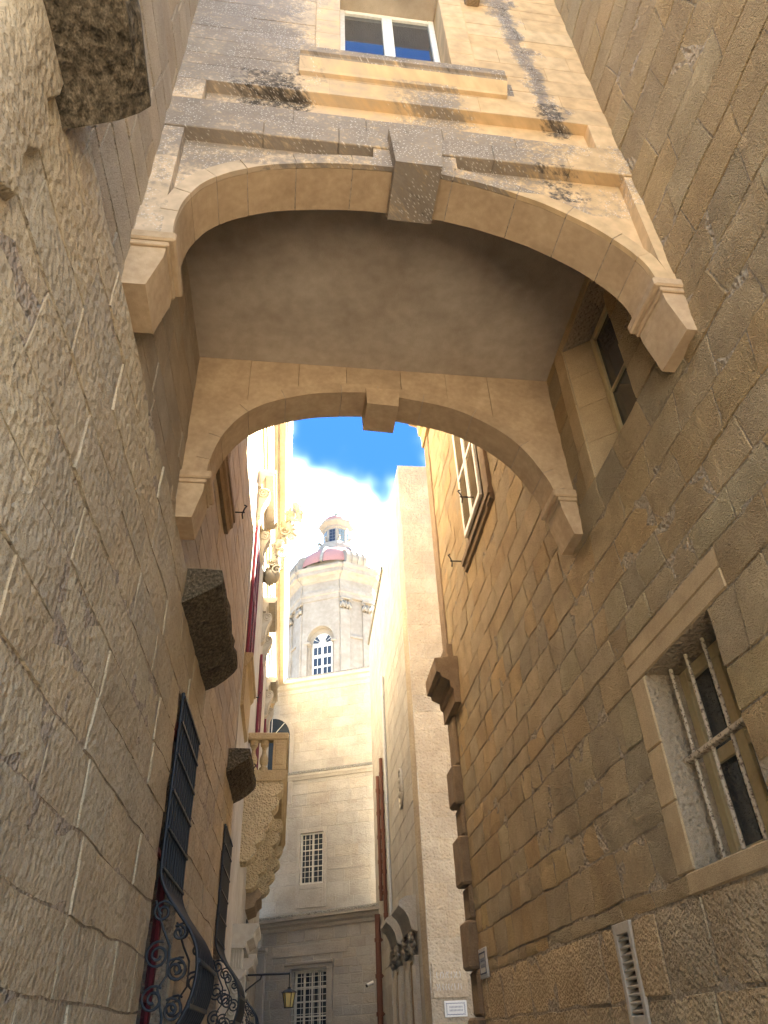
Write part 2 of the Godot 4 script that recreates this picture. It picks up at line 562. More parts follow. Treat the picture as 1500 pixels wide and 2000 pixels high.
func make_materials() -> void:
	var S := 1024
	var lump := field(noise(FastNoiseLite.TYPE_SIMPLEX_SMOOTH, 0.012, 4, 1), S)
	var mid := field(noise(FastNoiseLite.TYPE_SIMPLEX_SMOOTH, 0.035, 4, 2, 0.6), S)
	var fine := field(noise(FastNoiseLite.TYPE_SIMPLEX, 0.12, 3, 3, 0.7), S)
	var pit := field(noise(FastNoiseLite.TYPE_CELLULAR, 0.026, 1, 4), S)
	var pit2 := field(noise(FastNoiseLite.TYPE_CELLULAR, 0.09, 1, 6), S)
	var blot := field(noise(FastNoiseLite.TYPE_SIMPLEX_SMOOTH, 0.006, 5, 8, 0.6), S)
	var none := PackedFloat32Array()
	T.rough = height_tex(S, [lump, mid, fine], [0.9, 0.42, 0.09], pit, 0.42, 0.55)
	T.tool = height_tex(S, [lump, mid, fine], [0.35, 0.45, 0.40], pit2, 0.35, 0.35)
	T.fine = height_tex(S, [mid, fine], [0.25, 0.5], none, 0.0, 0.0)
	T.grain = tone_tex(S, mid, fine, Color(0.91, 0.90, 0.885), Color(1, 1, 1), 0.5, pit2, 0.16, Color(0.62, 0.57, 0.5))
	T.smoothgrain = tone_tex(S, lump, fine, Color(0.92, 0.91, 0.89), Color(1, 1, 1), 0.35, none, 0, Color.BLACK)
	T.blot = tone_tex(S, blot, mid, Color(0.89, 0.875, 0.86), Color(1, 1, 0.99), 0.2, none, 0, Color.BLACK)
	T.moss = tone_tex(S, mid, fine, Color(0.36, 0.36, 0.33), Color(1, 1, 1), 0.4, none, 0, Color.BLACK)
	T.facade = facade_tex()
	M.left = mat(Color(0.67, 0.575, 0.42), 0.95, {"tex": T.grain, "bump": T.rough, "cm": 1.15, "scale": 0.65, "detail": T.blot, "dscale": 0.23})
	M.left_up = mat(Color(0.68, 0.565, 0.42), 0.95, {"tex": T.grain, "bump": T.tool, "cm": 2.2, "scale": 0.9, "detail": T.blot, "dscale": 0.31})
	M.mortar = mat(Color(0.46, 0.385, 0.30), 1.0, {"tex": T.grain, "bump": T.rough, "cm": 2.0, "scale": 0.9})
	M.mortar_r = mat(Color(0.47, 0.38, 0.26), 1.0, {"tex": T.grain, "bump": T.rough, "cm": 2.0, "scale": 0.9})
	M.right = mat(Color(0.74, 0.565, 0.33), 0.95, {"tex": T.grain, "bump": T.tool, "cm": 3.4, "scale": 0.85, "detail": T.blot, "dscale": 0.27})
	M.right_rough = mat(Color(0.73, 0.565, 0.345), 0.95, {"tex": T.grain, "bump": T.rough, "cm": 2.4, "scale": 1.1, "detail": T.blot, "dscale": 0.27})
	M.ashlar = mat(Color(0.64, 0.48, 0.31), 0.9, {"tex": T.smoothgrain, "bump": T.fine, "cm": 0.35, "scale": 1.1, "detail": T.blot, "dscale": 0.4})
	M.dressed = mat(Color(0.74, 0.565, 0.335), 0.95, {"tex": T.grain, "bump": T.fine, "cm": 0.8, "scale": 0.9, "detail": T.blot, "dscale": 0.4})
	M.soffit = mat(Color(0.58, 0.505, 0.41), 0.95, {"tex": T.smoothgrain, "bump": T.fine, "cm": 0.4, "scale": 0.5, "detail": T.blot, "dscale": 0.2})
	M.facade = mat(Color(1, 1, 1), 0.92, {"tex": T.facade, "uv": true})
	M.pale = mat(Color(0.55, 0.50, 0.41), 0.9, {"tex": T.smoothgrain, "bump": T.fine, "cm": 0.8, "scale": 0.45, "detail": T.blot, "dscale": 0.13})
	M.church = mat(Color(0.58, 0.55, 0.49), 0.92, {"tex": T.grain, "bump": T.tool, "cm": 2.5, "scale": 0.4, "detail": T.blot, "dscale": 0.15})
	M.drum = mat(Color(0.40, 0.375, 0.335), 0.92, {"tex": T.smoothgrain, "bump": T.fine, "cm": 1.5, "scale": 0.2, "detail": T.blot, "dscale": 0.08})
	M.mossy = mat(Color(0.50, 0.48, 0.42), 1.0, {"tex": T.moss, "bump": T.rough, "cm": 4.0, "scale": 0.5})
	M.gold = mat(Color(0.56, 0.42, 0.225), 0.9, {"tex": T.grain, "bump": T.tool, "cm": 2.5, "scale": 0.5, "detail": T.blot, "dscale": 0.2})
	M.carved = mat(Color(0.58, 0.45, 0.26), 0.95, {"tex": T.grain, "bump": T.rough, "cm": 4.0, "scale": 0.8})
	M.corner = mat(Color(0.54, 0.455, 0.335), 0.95, {"tex": T.grain, "bump": T.rough, "cm": 2.2, "scale": 0.5, "detail": T.blot, "dscale": 0.16})
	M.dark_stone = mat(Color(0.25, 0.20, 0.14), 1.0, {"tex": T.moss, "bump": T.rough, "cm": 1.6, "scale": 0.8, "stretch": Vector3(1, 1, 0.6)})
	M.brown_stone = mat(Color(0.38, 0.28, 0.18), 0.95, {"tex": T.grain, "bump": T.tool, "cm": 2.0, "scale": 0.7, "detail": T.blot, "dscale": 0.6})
	M.red_dome = mat(Color(0.52, 0.27, 0.24), 0.85, {"tex": T.grain, "bump": T.fine, "cm": 1.0, "scale": 0.2})
	M.iron = mat(Color(0.035, 0.045, 0.06), 0.5, {"tex": T.grain, "scale": 2.0, "spec": 0.5, "metal": 0.3})
	M.black_iron = mat(Color(0.012, 0.012, 0.013), 0.55, {"spec": 0.4})
	M.rust_paint = mat(Color(0.62, 0.53, 0.38), 0.7, {"tex": tone_tex(256, field(noise(FastNoiseLite.TYPE_SIMPLEX, 0.05, 3, 31, 0.7), 256), field(noise(FastNoiseLite.TYPE_SIMPLEX, 0.15, 2, 32), 256), Color(1, 1, 1), Color(1, 0.98, 0.95), 0.3, field(noise(FastNoiseLite.TYPE_SIMPLEX, 0.04, 3, 33, 0.6), 256), 0.47, Color(0.22, 0.13, 0.09)), "scale": 2.5})
	M.cream_paint = mat(Color(0.62, 0.50, 0.28), 0.55, {"tex": T.smoothgrain, "scale": 1.5})
	M.white_paint = mat(Color(0.80, 0.79, 0.72), 0.5, {"tex": T.smoothgrain, "scale": 1.5})
	M.louver = mat(Color(0.50, 0.41, 0.27), 0.7, {"tex": T.smoothgrain, "scale": 1.5})
	M.maroon = mat(Color(0.17, 0.022, 0.035), 0.5, {"tex": T.smoothgrain, "scale": 1.5})
	M.pipe_red = mat(Color(0.17, 0.075, 0.05), 0.6, {"tex": T.grain, "scale": 1.5})
	M.pipe_grey = mat(Color(0.55, 0.56, 0.55), 0.6, {"tex": T.smoothgrain, "scale": 1.0})
	M.vent = mat(Color(0.60, 0.53, 0.42), 0.6, {"tex": T.smoothgrain, "scale": 2.0})
	M.dark = mat(Color(0.02, 0.018, 0.016), 0.9, {})
	M.curtain = mat(Color(0.16, 0.20, 0.15), 0.9, {})
	M.tile = mat(Color(0.66, 0.65, 0.62), 0.35, {"tex": T.smoothgrain, "scale": 3.0})
	M.ink = mat(Color(0.10, 0.12, 0.17), 0.6, {})
	M.glass = mat(Color(0.03, 0.04, 0.05), 0.04, {"spec": 0.7})
	M.glass.metallic = 0.0
	M.sky_glass = M.glass
	M.amber = mat(Color(0.45, 0.33, 0.12), 0.25, {"spec": 0.5})
	M.copper = mat(Color(0.16, 0.25, 0.21), 0.7, {})
	M.earth = mat(Color(0.11, 0.095, 0.075), 1.0, {"tex": T.grain, "scale": 0.1})
	M.paving = mat(Color(0.34, 0.31, 0.275), 0.9, {"tex": T.grain, "bump": T.fine, "cm": 0.5, "scale": 0.5, "detail": T.blot, "dscale": 0.2})

func _ready() -> void:
	rng.seed = 7
	wob.seed = 3
	wob.noise_type = FastNoiseLite.TYPE_SIMPLEX_SMOOTH
	wob.frequency = 0.02
	wob.fractal_octaves = 2
	# camera
	var cam := Camera3D.new()
	cam.name = "camera"
	cam.fov = FOV
	cam.near = 0.05
	cam.far = 300.0
	add_child(cam)
	cam.transform = Transform3D(cam_basis, CAM)
	cam.current = true
	# sky and sun
	var env := Environment.new()
	env.background_mode = Environment.BG_SKY
	var sm := PanoramaSkyMaterial.new()
	sm.panorama = sky_tex()
	var sky := Sky.new()
	sky.sky_material = sm
	env.sky = sky
	env.background_energy_multiplier = 1.0 / EXPOSURE
	env.tonemap_mode = Environment.TONE_MAPPER_LINEAR
	env.tonemap_exposure = EXPOSURE
	env.sdfgi_enabled = true
	env.ssao_enabled = true
	env.ssil_enabled = true
	var we := WorldEnvironment.new()
	we.name = "environment"
	we.environment = env
	add_child(we)
	var sun := DirectionalLight3D.new()
	sun.name = "sun"
	sun.light_color = Color(1.0, 0.96, 0.89)
	sun.light_energy = 1.6
	sun.light_angular_distance = 0.5
	sun.shadow_enabled = true
	add_child(sun)
	sun.look_at_from_position(Vector3(30, 27.0, -18.0), Vector3.ZERO)
	make_materials()
	build_ground()
	build_left_house()
	build_right_house()
	build_bridge()
	build_palace()
	build_corner_house()
	build_church()
	build_small_things()

func build_ground() -> void:
	var mb := Mb.new()
	mb.quad_out(Vector3(-150, -0.01, 150), Vector3(150, -0.01, 150), Vector3(150, -0.01, -150), Vector3(-150, -0.01, -150), Vector3.UP)
	var g := part("ground", mb, M.earth, self)
	g.set_meta("kind", "structure")
	mb = Mb.new()
	mb.quad_out(Vector3(-14, 0, 22), Vector3(14, 0, 22), Vector3(14, 0, -40), Vector3(-14, 0, -40), Vector3.UP)
	g = part("street", mb, M.paving, self)
	g.set_meta("kind", "structure")

func xf_left(w := 0.0) -> Transform3D:
	return Transform3D(Basis(Vector3(0, 0, -1), Vector3(0, 1, 0), Vector3(1, 0, 0)), Vector3(w, 0, 0))

func xf_right(w := 0.0) -> Transform3D:
	return Transform3D(Basis(Vector3(0, 0, -1), Vector3(0, 1, 0), Vector3(-1, 0, 0)), Vector3(-w, 0, 0))

# frame with bars on a window hole: sash frame, mullion, transoms, panes
func sash(parent: Node3D, called: String, X: Transform3D, r: Rect2, w: float, fw: float, cols: int, rows: int, bar: float, frame: Material, glass: Material, arch := false) -> void:
	var win := part(called, Mb.new(), frame, parent)
	var mb := Mb.new()
	mb.xf = X
	var a := r.position
	var b := r.end
	box(mb, Vector3(a.x, a.y, w), Vector3(a.x + fw, b.y, w + 0.05), 0.006)
	box(mb, Vector3(b.x - fw, a.y, w), Vector3(b.x, b.y, w + 0.05), 0.006)
	box(mb, Vector3(a.x + fw, a.y, w + 0.001), Vector3(b.x - fw, a.y + fw, w + 0.049), 0.006)
	box(mb, Vector3(a.x + fw, b.y - fw, w + 0.001), Vector3(b.x - fw, b.y, w + 0.049), 0.006)
	part("frame", mb, frame, win)
	var g0 := a + Vector2(fw, fw)
	var g1 := b - Vector2(fw, fw)
	var cw := (g1.x - g0.x) / cols
	var rh := (g1.y - g0.y) / rows
	for i in range(1, cols):
		var m2 := Mb.new()
		m2.xf = X
		box(m2, Vector3(g0.x + cw * i - bar / 2, g0.y, w + 0.004), Vector3(g0.x + cw * i + bar / 2, g1.y, w + 0.046), 0.004)
		part("mullion", m2, frame, win)
	for j in range(1, rows):
		for i in cols:
			var m2 := Mb.new()
			m2.xf = X
			box(m2, Vector3(g0.x + cw * i + bar / 2, g0.y + rh * j - bar * 0.4, w + 0.006), Vector3(g0.x + cw * (i + 1) - bar / 2, g0.y + rh * j + bar * 0.4, w + 0.042), 0.004)
			part("glazing_bar", m2, frame, win)
	for i in cols:
		for j in rows:
			var m3 := Mb.new()
			m3.xf = X
			box(m3, Vector3(g0.x + cw * i, g0.y + rh * j, w + 0.014), Vector3(g0.x + cw * (i + 1), g0.y + rh * (j + 1), w + 0.02))
			part("pane", m3, glass, win)

func hood_stone(X: Transform3D, u0: float, u1: float, sd: int, deep := 0.30) -> Mb:
	var mb := Mb.new()
	mb.xf = X
	var prof := [Vector2(-0.03, 4.925), Vector2(deep * 0.55, 4.92), Vector2(deep, 4.905), Vector2(deep + 0.01, 4.85), Vector2(deep - 0.01, 4.79), Vector2(deep * 0.62, 4.72), Vector2(deep * 0.3, 4.65), Vector2(-0.03, 4.59)]
	var P := []
	var k := 12
	for i in k + 1:
		var row := PackedVector3Array()
		for q in prof.size():
			var p: Vector2 = prof[q]
			var j := Vector2(wob.get_noise_3d(i * 40.0, q * 50.0, sd), wob.get_noise_3d(i * 40.0, q * 50.0, sd + 50)) * (0.03 if q > 0 and q < prof.size() - 1 else 0.0)
			row.append(Vector3(lerpf(u0, u1, float(i) / k) + (wob.get_noise_2d(q * 30.0, sd + i) * 0.02), p.y + j.y, p.x + j.x))
		P.append(row)
	for i in k:
		for q in prof.size() - 1:
			mb.quad(P[i][q], P[i + 1][q], P[i + 1][q + 1], P[i][q + 1], Vector3((u0 + u1) / 2.0 if i > 0 and i < k - 1 else P[i][q].x, 4.8, 0.05))
	for e in [0, k]:
		for q in range(1, prof.size() - 1):
			mb.tri_out(P[e][0], P[e][q], P[e][q + 1], Vector3(-1 if e == 0 else 1, 0, 0))
	return mb

func build_left_house() -> void:
	var t := thing("town_house", "pinkish limestone house on the left with rough blockwork and dark window hoods", "building", Vector3(XL, 0, 0))
	var wt := Transform3D(Basis(), Vector3(XL, 0, 0))
	var w1 := Rect2(-0.2, 0.9, 1.2, 3.75)
	var w2 := Rect2(5.8, 0.9, 1.2, 3.13)
	var w3 := Rect2(10.3, 0.9, 1.0, 3.13)
	var up1 := Rect2(6.2, 7.1, 1.3, 2.6)
	var mb := Mb.new()
	slab(mb, xf_left(-0.008), -2.0, 11.5, 0.0, 4.93, 0.7, [w1, w2, w3])
	part("wall", mb, M.mortar, t)
	mb = Mb.new()
	slab(mb, xf_left(-0.065), -2.0, 2.5, 4.93, 9.4, 0.665, [])
	slab(mb, xf_left(-0.065), 2.501, 11.5, 4.93, 13.2, 0.665, [up1])
	part("wall", mb, M.mortar, t)
	var list := lay(xf_left(-0.008), wt, -0.9, 11.5, 0.9, 4.93, [w1, w2, w3], {"ch": [0.28, 0.33], "cw": [0.5, 0.95], "joint": 0.007, "depth": 0.008, "bevel": 0.004, "amp": 0.008, "wave": 0.022, "nx": 6, "ny": 4, "push": 0.006, "ragged": 0.006, "tilt": 0.03, "shade": [0.87, 1.0], "hue": 0.03, "mat": M.left})
	list += lay(xf_left(-0.065), wt, -0.9, 11.5, 4.93, 13.2, [up1, Rect2(-2, 9.38, 4.5, 5.0)], {"ch": [0.27, 0.32], "cw": [0.5, 0.95], "joint": 0.007, "depth": 0.02, "bevel": 0.007, "amp": 0.007, "wave": 0.008, "nx": 3, "ny": 2, "push": 0.003, "ragged": 0.003, "tilt": 0.02, "shade": [0.85, 1.0], "hue": 0.035, "mat": M.left_up})
	commit(list, t, 300)
	for h in [[-0.5, 1.55, 3], [5.37, 7.22, 9], [10.0, 11.55, 17]]:
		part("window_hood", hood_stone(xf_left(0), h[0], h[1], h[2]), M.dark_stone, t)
	# ragged jamb of the nearest window, standing proud
	var P := []
	for j in 16:
		var row := PackedVector3Array()
		var v := 3.2 + 1.55 * j / 15.0
		var e := 1.40 + wob.get_noise_2d(v * 300.0, 3.0) * 0.10
		for q in [[1.0, 0.0], [1.0, 0.045], [1.15, 0.05], [e - 0.03, 0.045], [e, 0.0]]:
			row.append(xf_left(0) * Vector3(q[0], v, q[1] + wob.get_noise_2d(v * 250.0, q[0] * 300.0) * 0.012 - 0.002))
		P.append(row)
	mb = Mb.new()
	net(mb, P, Vector3(1, 0, 0))
	part("jamb", mb, M.left, t)
	sash(t, "window", xf_left(0), w1, -0.16, 0.09, 2, 3, 0.05, M.maroon, M.sky_glass)
	sash(t, "window", xf_left(0), w2, -0.16, 0.09, 2, 3, 0.05, M.maroon, M.glass)
	sash(t, "window", xf_left(0), w3, -0.16, 0.09, 2, 3, 0.05, M.maroon, M.glass)
	sash(t, "window", xf_left(-0.045), up1, -0.10, 0.08, 2, 3, 0.05, M.white_paint, M.sky_glass)
	# sill under the upper window, with its moulding
	mb = Mb.new()
	prism(mb, PackedVector2Array([Vector2(-0.08, 7.13), Vector2(0.075, 7.12), Vector2(0.075, 7.04), Vector2(0.055, 7.03), Vector2(0.05, 6.96), Vector2(0.02, 6.93), Vector2(0.0, 6.86), Vector2(-0.08, 6.86)]), Vector3.ZERO, Vector3(1, 0, 0), Vector3(0, 1, 0), Vector3(0, 0, -1), 5.0, 7.7)
	part("sill", mb, M.brown_stone, t)
	mb = Mb.new()
	mb.xf = xf_left(0)
	iron_hook(mb, Vector3(7.9, 7.35, -0.04), 1.0)
	part("shutter_hook", mb, M.black_iron, t)

func iron_hook(mb: Mb, p: Vector3, s: float) -> void:
	tube(mb, PackedVector3Array([p, p + Vector3(0, 0, 0.10), p + Vector3(0, 0.0, 0.20)]), 0.010, 5)
	var q := p + Vector3(0, 0, 0.17)
	tube(mb, PackedVector3Array([q + Vector3(0, -0.10, 0.01), q + Vector3(0, -0.03, 0.0), q + Vector3(0, 0.05, 0.02), q + Vector3(0, 0.10, 0.05), q + Vector3(0, 0.12, 0.02)]), 0.010 * s, 5)

func spiral(c: Vector3, ax: Vector3, ay: Vector3, r: float, turns: float, start: float, dir: float) -> PackedVector3Array:
	var out := PackedVector3Array()
	var k := int(turns * 14)
	for i in k + 1:
		var f := float(i) / k
		var a := start + dir * f * turns * TAU
		var rr := r * (1.0 - 0.78 * f)
		out.append(c + ax * cos(a) * rr + ay * sin(a) * rr)
	return out

func grille(at: Vector3, label: String) -> Node3D:
	# wall axes here: x out of the wall, y up, -z along the street
	var t := thing("window_grille", label, "grille", at, 0.0, "bellied window grilles along the left wall")
	var prof := spline(PackedVector2Array([Vector2(0.025, 4.02), Vector2(0.025, 3.4), Vector2(0.025, 2.78), Vector2(0.04, 2.64), Vector2(0.10, 2.53), Vector2(0.18, 2.43), Vector2(0.27, 2.32), Vector2(0.33, 2.20), Vector2(0.345, 2.07), Vector2(0.325, 1.94), Vector2(0.27, 1.81), Vector2(0.18, 1.68), Vector2(0.09, 1.57), Vector2(0.03, 1.47), Vector2(0.025, 1.3)]), 4)
	var wide := 1.12
	var n := 10
	for i in n:
		var z := -wide * i / (n - 1.0)
		var mb := Mb.new()
		var p := PackedVector3Array()
		for q in prof: p.append(Vector3(q.x, q.y, z))
		tube(mb, p, 0.0135, 4)
		part("bar", mb, M.iron, t)
	for v in [3.98, 3.78, 3.52, 3.25, 2.98, 2.71]:
		var mb := Mb.new()
		box(mb, Vector3(0.030, v - 0.012, 0.02), Vector3(0.048, v + 0.012, -wide - 0.02), 0.004)
		part("crossbar", mb, M.iron, t)
	for q in [[0.342, 2.13], [0.30, 1.88]]:
		var mb := Mb.new()
		box(mb, Vector3(q[0] + 0.004, q[1] - 0.014, 0.02), Vector3(q[0] + 0.024, q[1] + 0.014, -wide - 0.02), 0.004)
		part("crossbar", mb, M.iron, t)
	for z in [0.0, -wide]:
		for s in [[0.075, 2.43, 0.07, 1.6, 0.6, 1.0], [0.20, 2.30, 0.05, 1.5, 2.2, -1.0], [0.075, 2.17, 0.085, 1.8, 1.2, 1.0], [0.205, 2.08, 0.075, 1.7, 2.6, -1.0], [0.075, 1.92, 0.08, 1.7, 0.9, 1.0], [0.205, 1.86, 0.07, 1.7, 2.2, -1.0]]:
			var mb := Mb.new()
			tube(mb, spiral(Vector3(s[0], s[1], z), Vector3(1, 0, 0), Vector3(0, 1, 0), s[2], s[3], s[4], s[5]), 0.0085, 5, 0.011)
			part("scroll", mb, M.iron, t)
		var m2 := Mb.new()
		tube(m2, PackedVector3Array([Vector3(0.02, 2.5, z), Vector3(0.09, 2.33, z), Vector3(0.15, 2.22, z), Vector3(0.15, 2.05, z), Vector3(0.10, 1.98, z), Vector3(0.15, 1.82, z), Vector3(0.14, 1.66, z)]), 0.009, 5)
		part("side_bar", m2, M.iron, t)
	return t

func build_right_house() -> void:
	var t := thing("town_house", "ochre limestone house on the right with uneven rubble courses and barred window", "building", Vector3(XR, 0, 0))
	var wt := Transform3D(Basis(), Vector3(XR, 0, 0))
	var low := Rect2(3.56, 2.39, 0.94, 1.22)
	var mid := Rect2(3.55, 5.30, 0.89, 1.50)
	var shut := Rect2(7.6, 7.5, 1.1, 2.4)
	var vent := Rect2(5.62, 1.05, 0.33, 1.22)
	var mb := Mb.new()
	slab(mb, xf_right(-0.010), -2.0, 2.5, 0.0, 11.4, 0.7, [])
	slab(mb, xf_right(-0.010), 2.501, 11.1, 0.0, 13.4, 0.7, [low, mid, shut, vent])
	part("wall", mb, M.mortar_r, t)
	# cleaner cut stones round the openings leave room in the courses
	var jamb_low := Rect2(4.50, 2.39, 0.24, 1.22)
	var lintel := Rect2(3.3, 3.61, 1.44, 0.27)
	var sill := Rect2(3.2, 2.27, 1.42, 0.12)
	var frame_mid := Rect2(3.55, 5.30, 1.09, 1.64)
	var frame_shut := Rect2(7.2, 7.15, 1.65, 3.0)
	var list := lay(xf_right(-0.010), wt, 0.9, 10.75, 2.27, 5.6, [low, jamb_low, lintel, sill, frame_mid], {"ch": [0.21, 0.34], "cw": [0.28, 0.72], "joint": 0.009, "depth": 0.010, "bevel": 0.006, "amp": 0.013, "wave": 0.016, "nx": 5, "ny": 3, "push": 0.005, "ragged": 0.008, "tilt": 0.06, "shade": [0.82, 1.0], "hue": 0.08, "mat": M.right})
	list += lay(xf_right(-0.010), wt, 0.9, 10.75, 5.6, 11.4, [mid, frame_mid, frame_shut], {"ch": [0.25, 0.31], "cw": [0.4, 0.8], "joint": 0.007, "depth": 0.010, "bevel": 0.005, "amp": 0.008, "wave": 0.014, "nx": 4, "ny": 2, "push": 0.006, "ragged": 0.006, "tilt": 0.06, "shade": [0.86, 1.0], "hue": 0.05, "mat": M.right})
	list += lay(xf_right(-0.010), wt, 1.5, 10.75, 0.9, 2.27, [vent], {"ch": [0.29, 0.33], "cw": [0.5, 0.9], "joint": 0.012, "depth": 0.012, "bevel": 0.008, "amp": 0.016, "wave": 0.02, "nx": 6, "ny": 3, "push": 0.006, "ragged": 0.008, "tilt": 0.03, "shade": [0.85, 1.0], "hue": 0.04, "mat": M.right_rough})
	commit(list, t, 300)
	# cut stones
	for r in [[Rect2(4.50, 2.39, 0.24, 0.40), 0.002], [Rect2(4.50, 2.79, 0.24, 0.36), 0.0], [Rect2(4.50, 3.15, 0.24, 0.46), 0.002], [Rect2(3.3, 3.61, 1.44, 0.135), 0.003], [Rect2(3.3, 3.745, 1.44, 0.135), 0.0], [Rect2(3.2, 2.27, 1.42, 0.12), 0.008]]:
		mb = Mb.new()
		mb.xf = xf_right(0)
		var q: Rect2 = r[0]
		mb.tint = Color(1, 1, 1) * rng.randf_range(0.88, 1.0)
		box(mb, Vector3(q.position.x + 0.003, q.position.y + 0.003, -0.04), Vector3(q.end.x - 0.003, q.end.y - 0.003, r[1]), 0.008)
		part("dressed_stone", mb, M.dressed, t)
	for r in [Rect2(4.44, 5.30, 0.20, 0.40), Rect2(4.44, 5.70, 0.20, 0.42), Rect2(4.44, 6.12, 0.20, 0.40), Rect2(4.44, 6.52, 0.20, 0.42), Rect2(3.55, 6.80, 0.89, 0.14)]:
		mb = Mb.new()
		mb.xf = xf_right(0)
		mb.tint = Color(1, 1, 1) * rng.randf_range(0.85, 1.0)
		box(mb, Vector3(r.position.x + 0.002, r.position.y + 0.002, -0.26), Vector3(r.end.x - 0.002, r.end.y - 0.002, 0.004), 0.005)
		part("dressed_stone", mb, M.dressed, t)
	# lower window: frame, panes, curtain and rusty bars
	sash(t, "window", xf_right(0), low, -0.30, 0.09, 2, 2, 0.10, M.cream_paint, M.glass)
	mb = Mb.new()
	mb.xf = xf_right(0)
	box(mb, Vector3(3.6, 2.45, -0.36), Vector3(4.46, 3.5, -0.34))
	part("curtain", mb, M.curtain, t)
	for i in 4:
		mb = Mb.new()
		mb.xf = xf_right(0)
		var u := 3.68 + i * 0.235
		tube(mb, PackedVector3Array([Vector3(u, 2.40, -0.14), Vector3(u + 0.004, 2.8, -0.138), Vector3(u, 3.2, -0.142), Vector3(u, 3.60, -0.14)]), 0.013, 8)
		part("window_bar", mb, M.rust_paint, t)
	mb = Mb.new()
	mb.xf = xf_right(0)
	box(mb, Vector3(3.57, 3.00, -0.165), Vector3(4.49, 3.035, -0.115), 0.006)
	part("window_crossbar", mb, M.rust_paint, t)
	# window under the bridge
	sash(t, "window", xf_right(0), Rect2(3.555, 5.31, 0.70, 1.45), -0.25, 0.06, 1, 2, 0.03, M.cream_paint, M.glass)
	var vy := 5.305
	for h in [0.36, 0.40, 0.36, 0.37]:
		mb = Mb.new()
		mb.xf = xf_right(0)
		mb.tint = Color(1, 1, 1) * rng.randf_range(0.82, 1.0)
		prism(mb, PackedVector2Array([Vector2(4.26, -0.245), Vector2(4.438, -0.012), Vector2(4.438, -0.32), Vector2(4.26, -0.32)]), Vector3.ZERO, Vector3(1, 0, 0), Vector3(0, 0, 1), Vector3(0, 1, 0), vy + 0.002, vy + h - 0.002)
		part("reveal_stone", mb, M.dressed, t)
		vy += h
	# shuttered window further on
	mb = Mb.new()
	mb.xf = xf_right(0)
	box(mb, Vector3(7.17, 7.15, -0.04), Vector3(7.38, 10.2, 0.05), 0.01)
	part("window_surround", mb, M.brown_stone, t)
	mb = Mb.new()
	mb.xf = xf_right(0)
	prism(mb, PackedVector2Array([Vector2(-0.04, 7.32), Vector2(0.07, 7.31), Vector2(0.07, 7.23), Vector2(0.04, 7.22), Vector2(0.03, 7.14), Vector2(-0.04, 7.10)]), Vector3.ZERO, Vector3(0, 0, 1), Vector3(0, 1, 0), Vector3(1, 0, 0), 7.15, 8.95)
	part("sill", mb, M.brown_stone, t)
	for k in 2:
		var sh := part("shutter", Mb.new(), M.white_paint, t)
		var a := 7.62 + k * 0.54
		var b := a + 0.52
		for fr in [[a, 7.55, a + 0.06, 9.9], [b - 0.06, 7.55, b, 9.9], [a + 0.06, 7.55, b - 0.06, 7.63], [a + 0.06, 8.55, b - 0.06, 8.62], [a + 0.06, 9.82, b - 0.06, 9.9]]:
			mb = Mb.new()
			mb.xf = xf_right(0)
			box(mb, Vector3(fr[0], fr[1], 0.0), Vector3(fr[2], fr[3], 0.045), 0.006)
			part("frame", mb, M.white_paint, sh)
		mb = Mb.new()
		mb.xf = xf_right(0)
		for j in 42:
			var v := 7.65 + j * 0.0515
			if v > 8.52 and v < 8.63: continue
			prism(mb, PackedVector2Array([Vector2(0.005, v + 0.03), Vector2(0.036, v), Vector2(0.036, v + 0.008), Vector2(0.005, v + 0.038)]), Vector3.ZERO, Vector3(0, 0, 1), Vector3(0, 1, 0), Vector3(1, 0, 0), a + 0.06, b - 0.06)
		var lo := part("louvers", mb, M.louver, sh)
		lo.set_meta("kind", "stuff")
	for q in [Vector3(7.95, 7.75, 0.03), Vector3(9.15, 7.45, -0.01)]:
		mb = Mb.new()
		mb.xf = xf_right(0)
		iron_hook(mb, q, 1.0)
		part("shutter_hook", mb, M.black_iron, t)
	# pilaster strip at the far corner, cornice above
	mb = Mb.new()
	mb.xf = xf_right(0)
	box(mb, Vector3(10.75, 6.5, -0.10), Vector3(11.12, 12.2, 0.025), 0.008)
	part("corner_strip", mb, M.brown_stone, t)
	mb = Mb.new()
	mb.xf = xf_right(0)
	prism(mb, PackedVector2Array([Vector2(-0.1, 11.42), Vector2(0.06, 11.42), Vector2(0.07, 11.72), Vector2(0.12, 11.76), Vector2(0.13, 11.98), Vector2(0.30, 12.04), Vector2(0.34, 12.30), Vector2(0.40, 12.34), Vector2(0.40, 12.55), Vector2(-0.1, 12.6)]), Vector3.ZERO, Vector3(0, 0, 1), Vector3(0, 1, 0), Vector3(1, 0, 0), 3.0, 11.14)
	part("cornice", mb, M.gold, t)
	# rusticated portal jamb at the far corner with its capital
	var v := 0.0
	var k := 0
	for hgt in [0.7, 0.62, 0.52, 0.5, 0.55, 0.42, 0.62, 0.42, 0.55, 0.75]:
		mb = Mb.new()
		mb.xf = xf_right(0)
		mb.tint = Color(1, 1, 1) * rng.randf_range(0.85, 1.0)
		var pr := 0.14 if k % 2 == 0 else 0.055
		box(mb, Vector3(10.70, v + 0.002, -0.05), Vector3(11.16, v + hgt - 0.002, pr), 0.03)
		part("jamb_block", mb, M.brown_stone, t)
		v += hgt
		k += 1
	mb = Mb.new()
	mb.xf = xf_right(0)
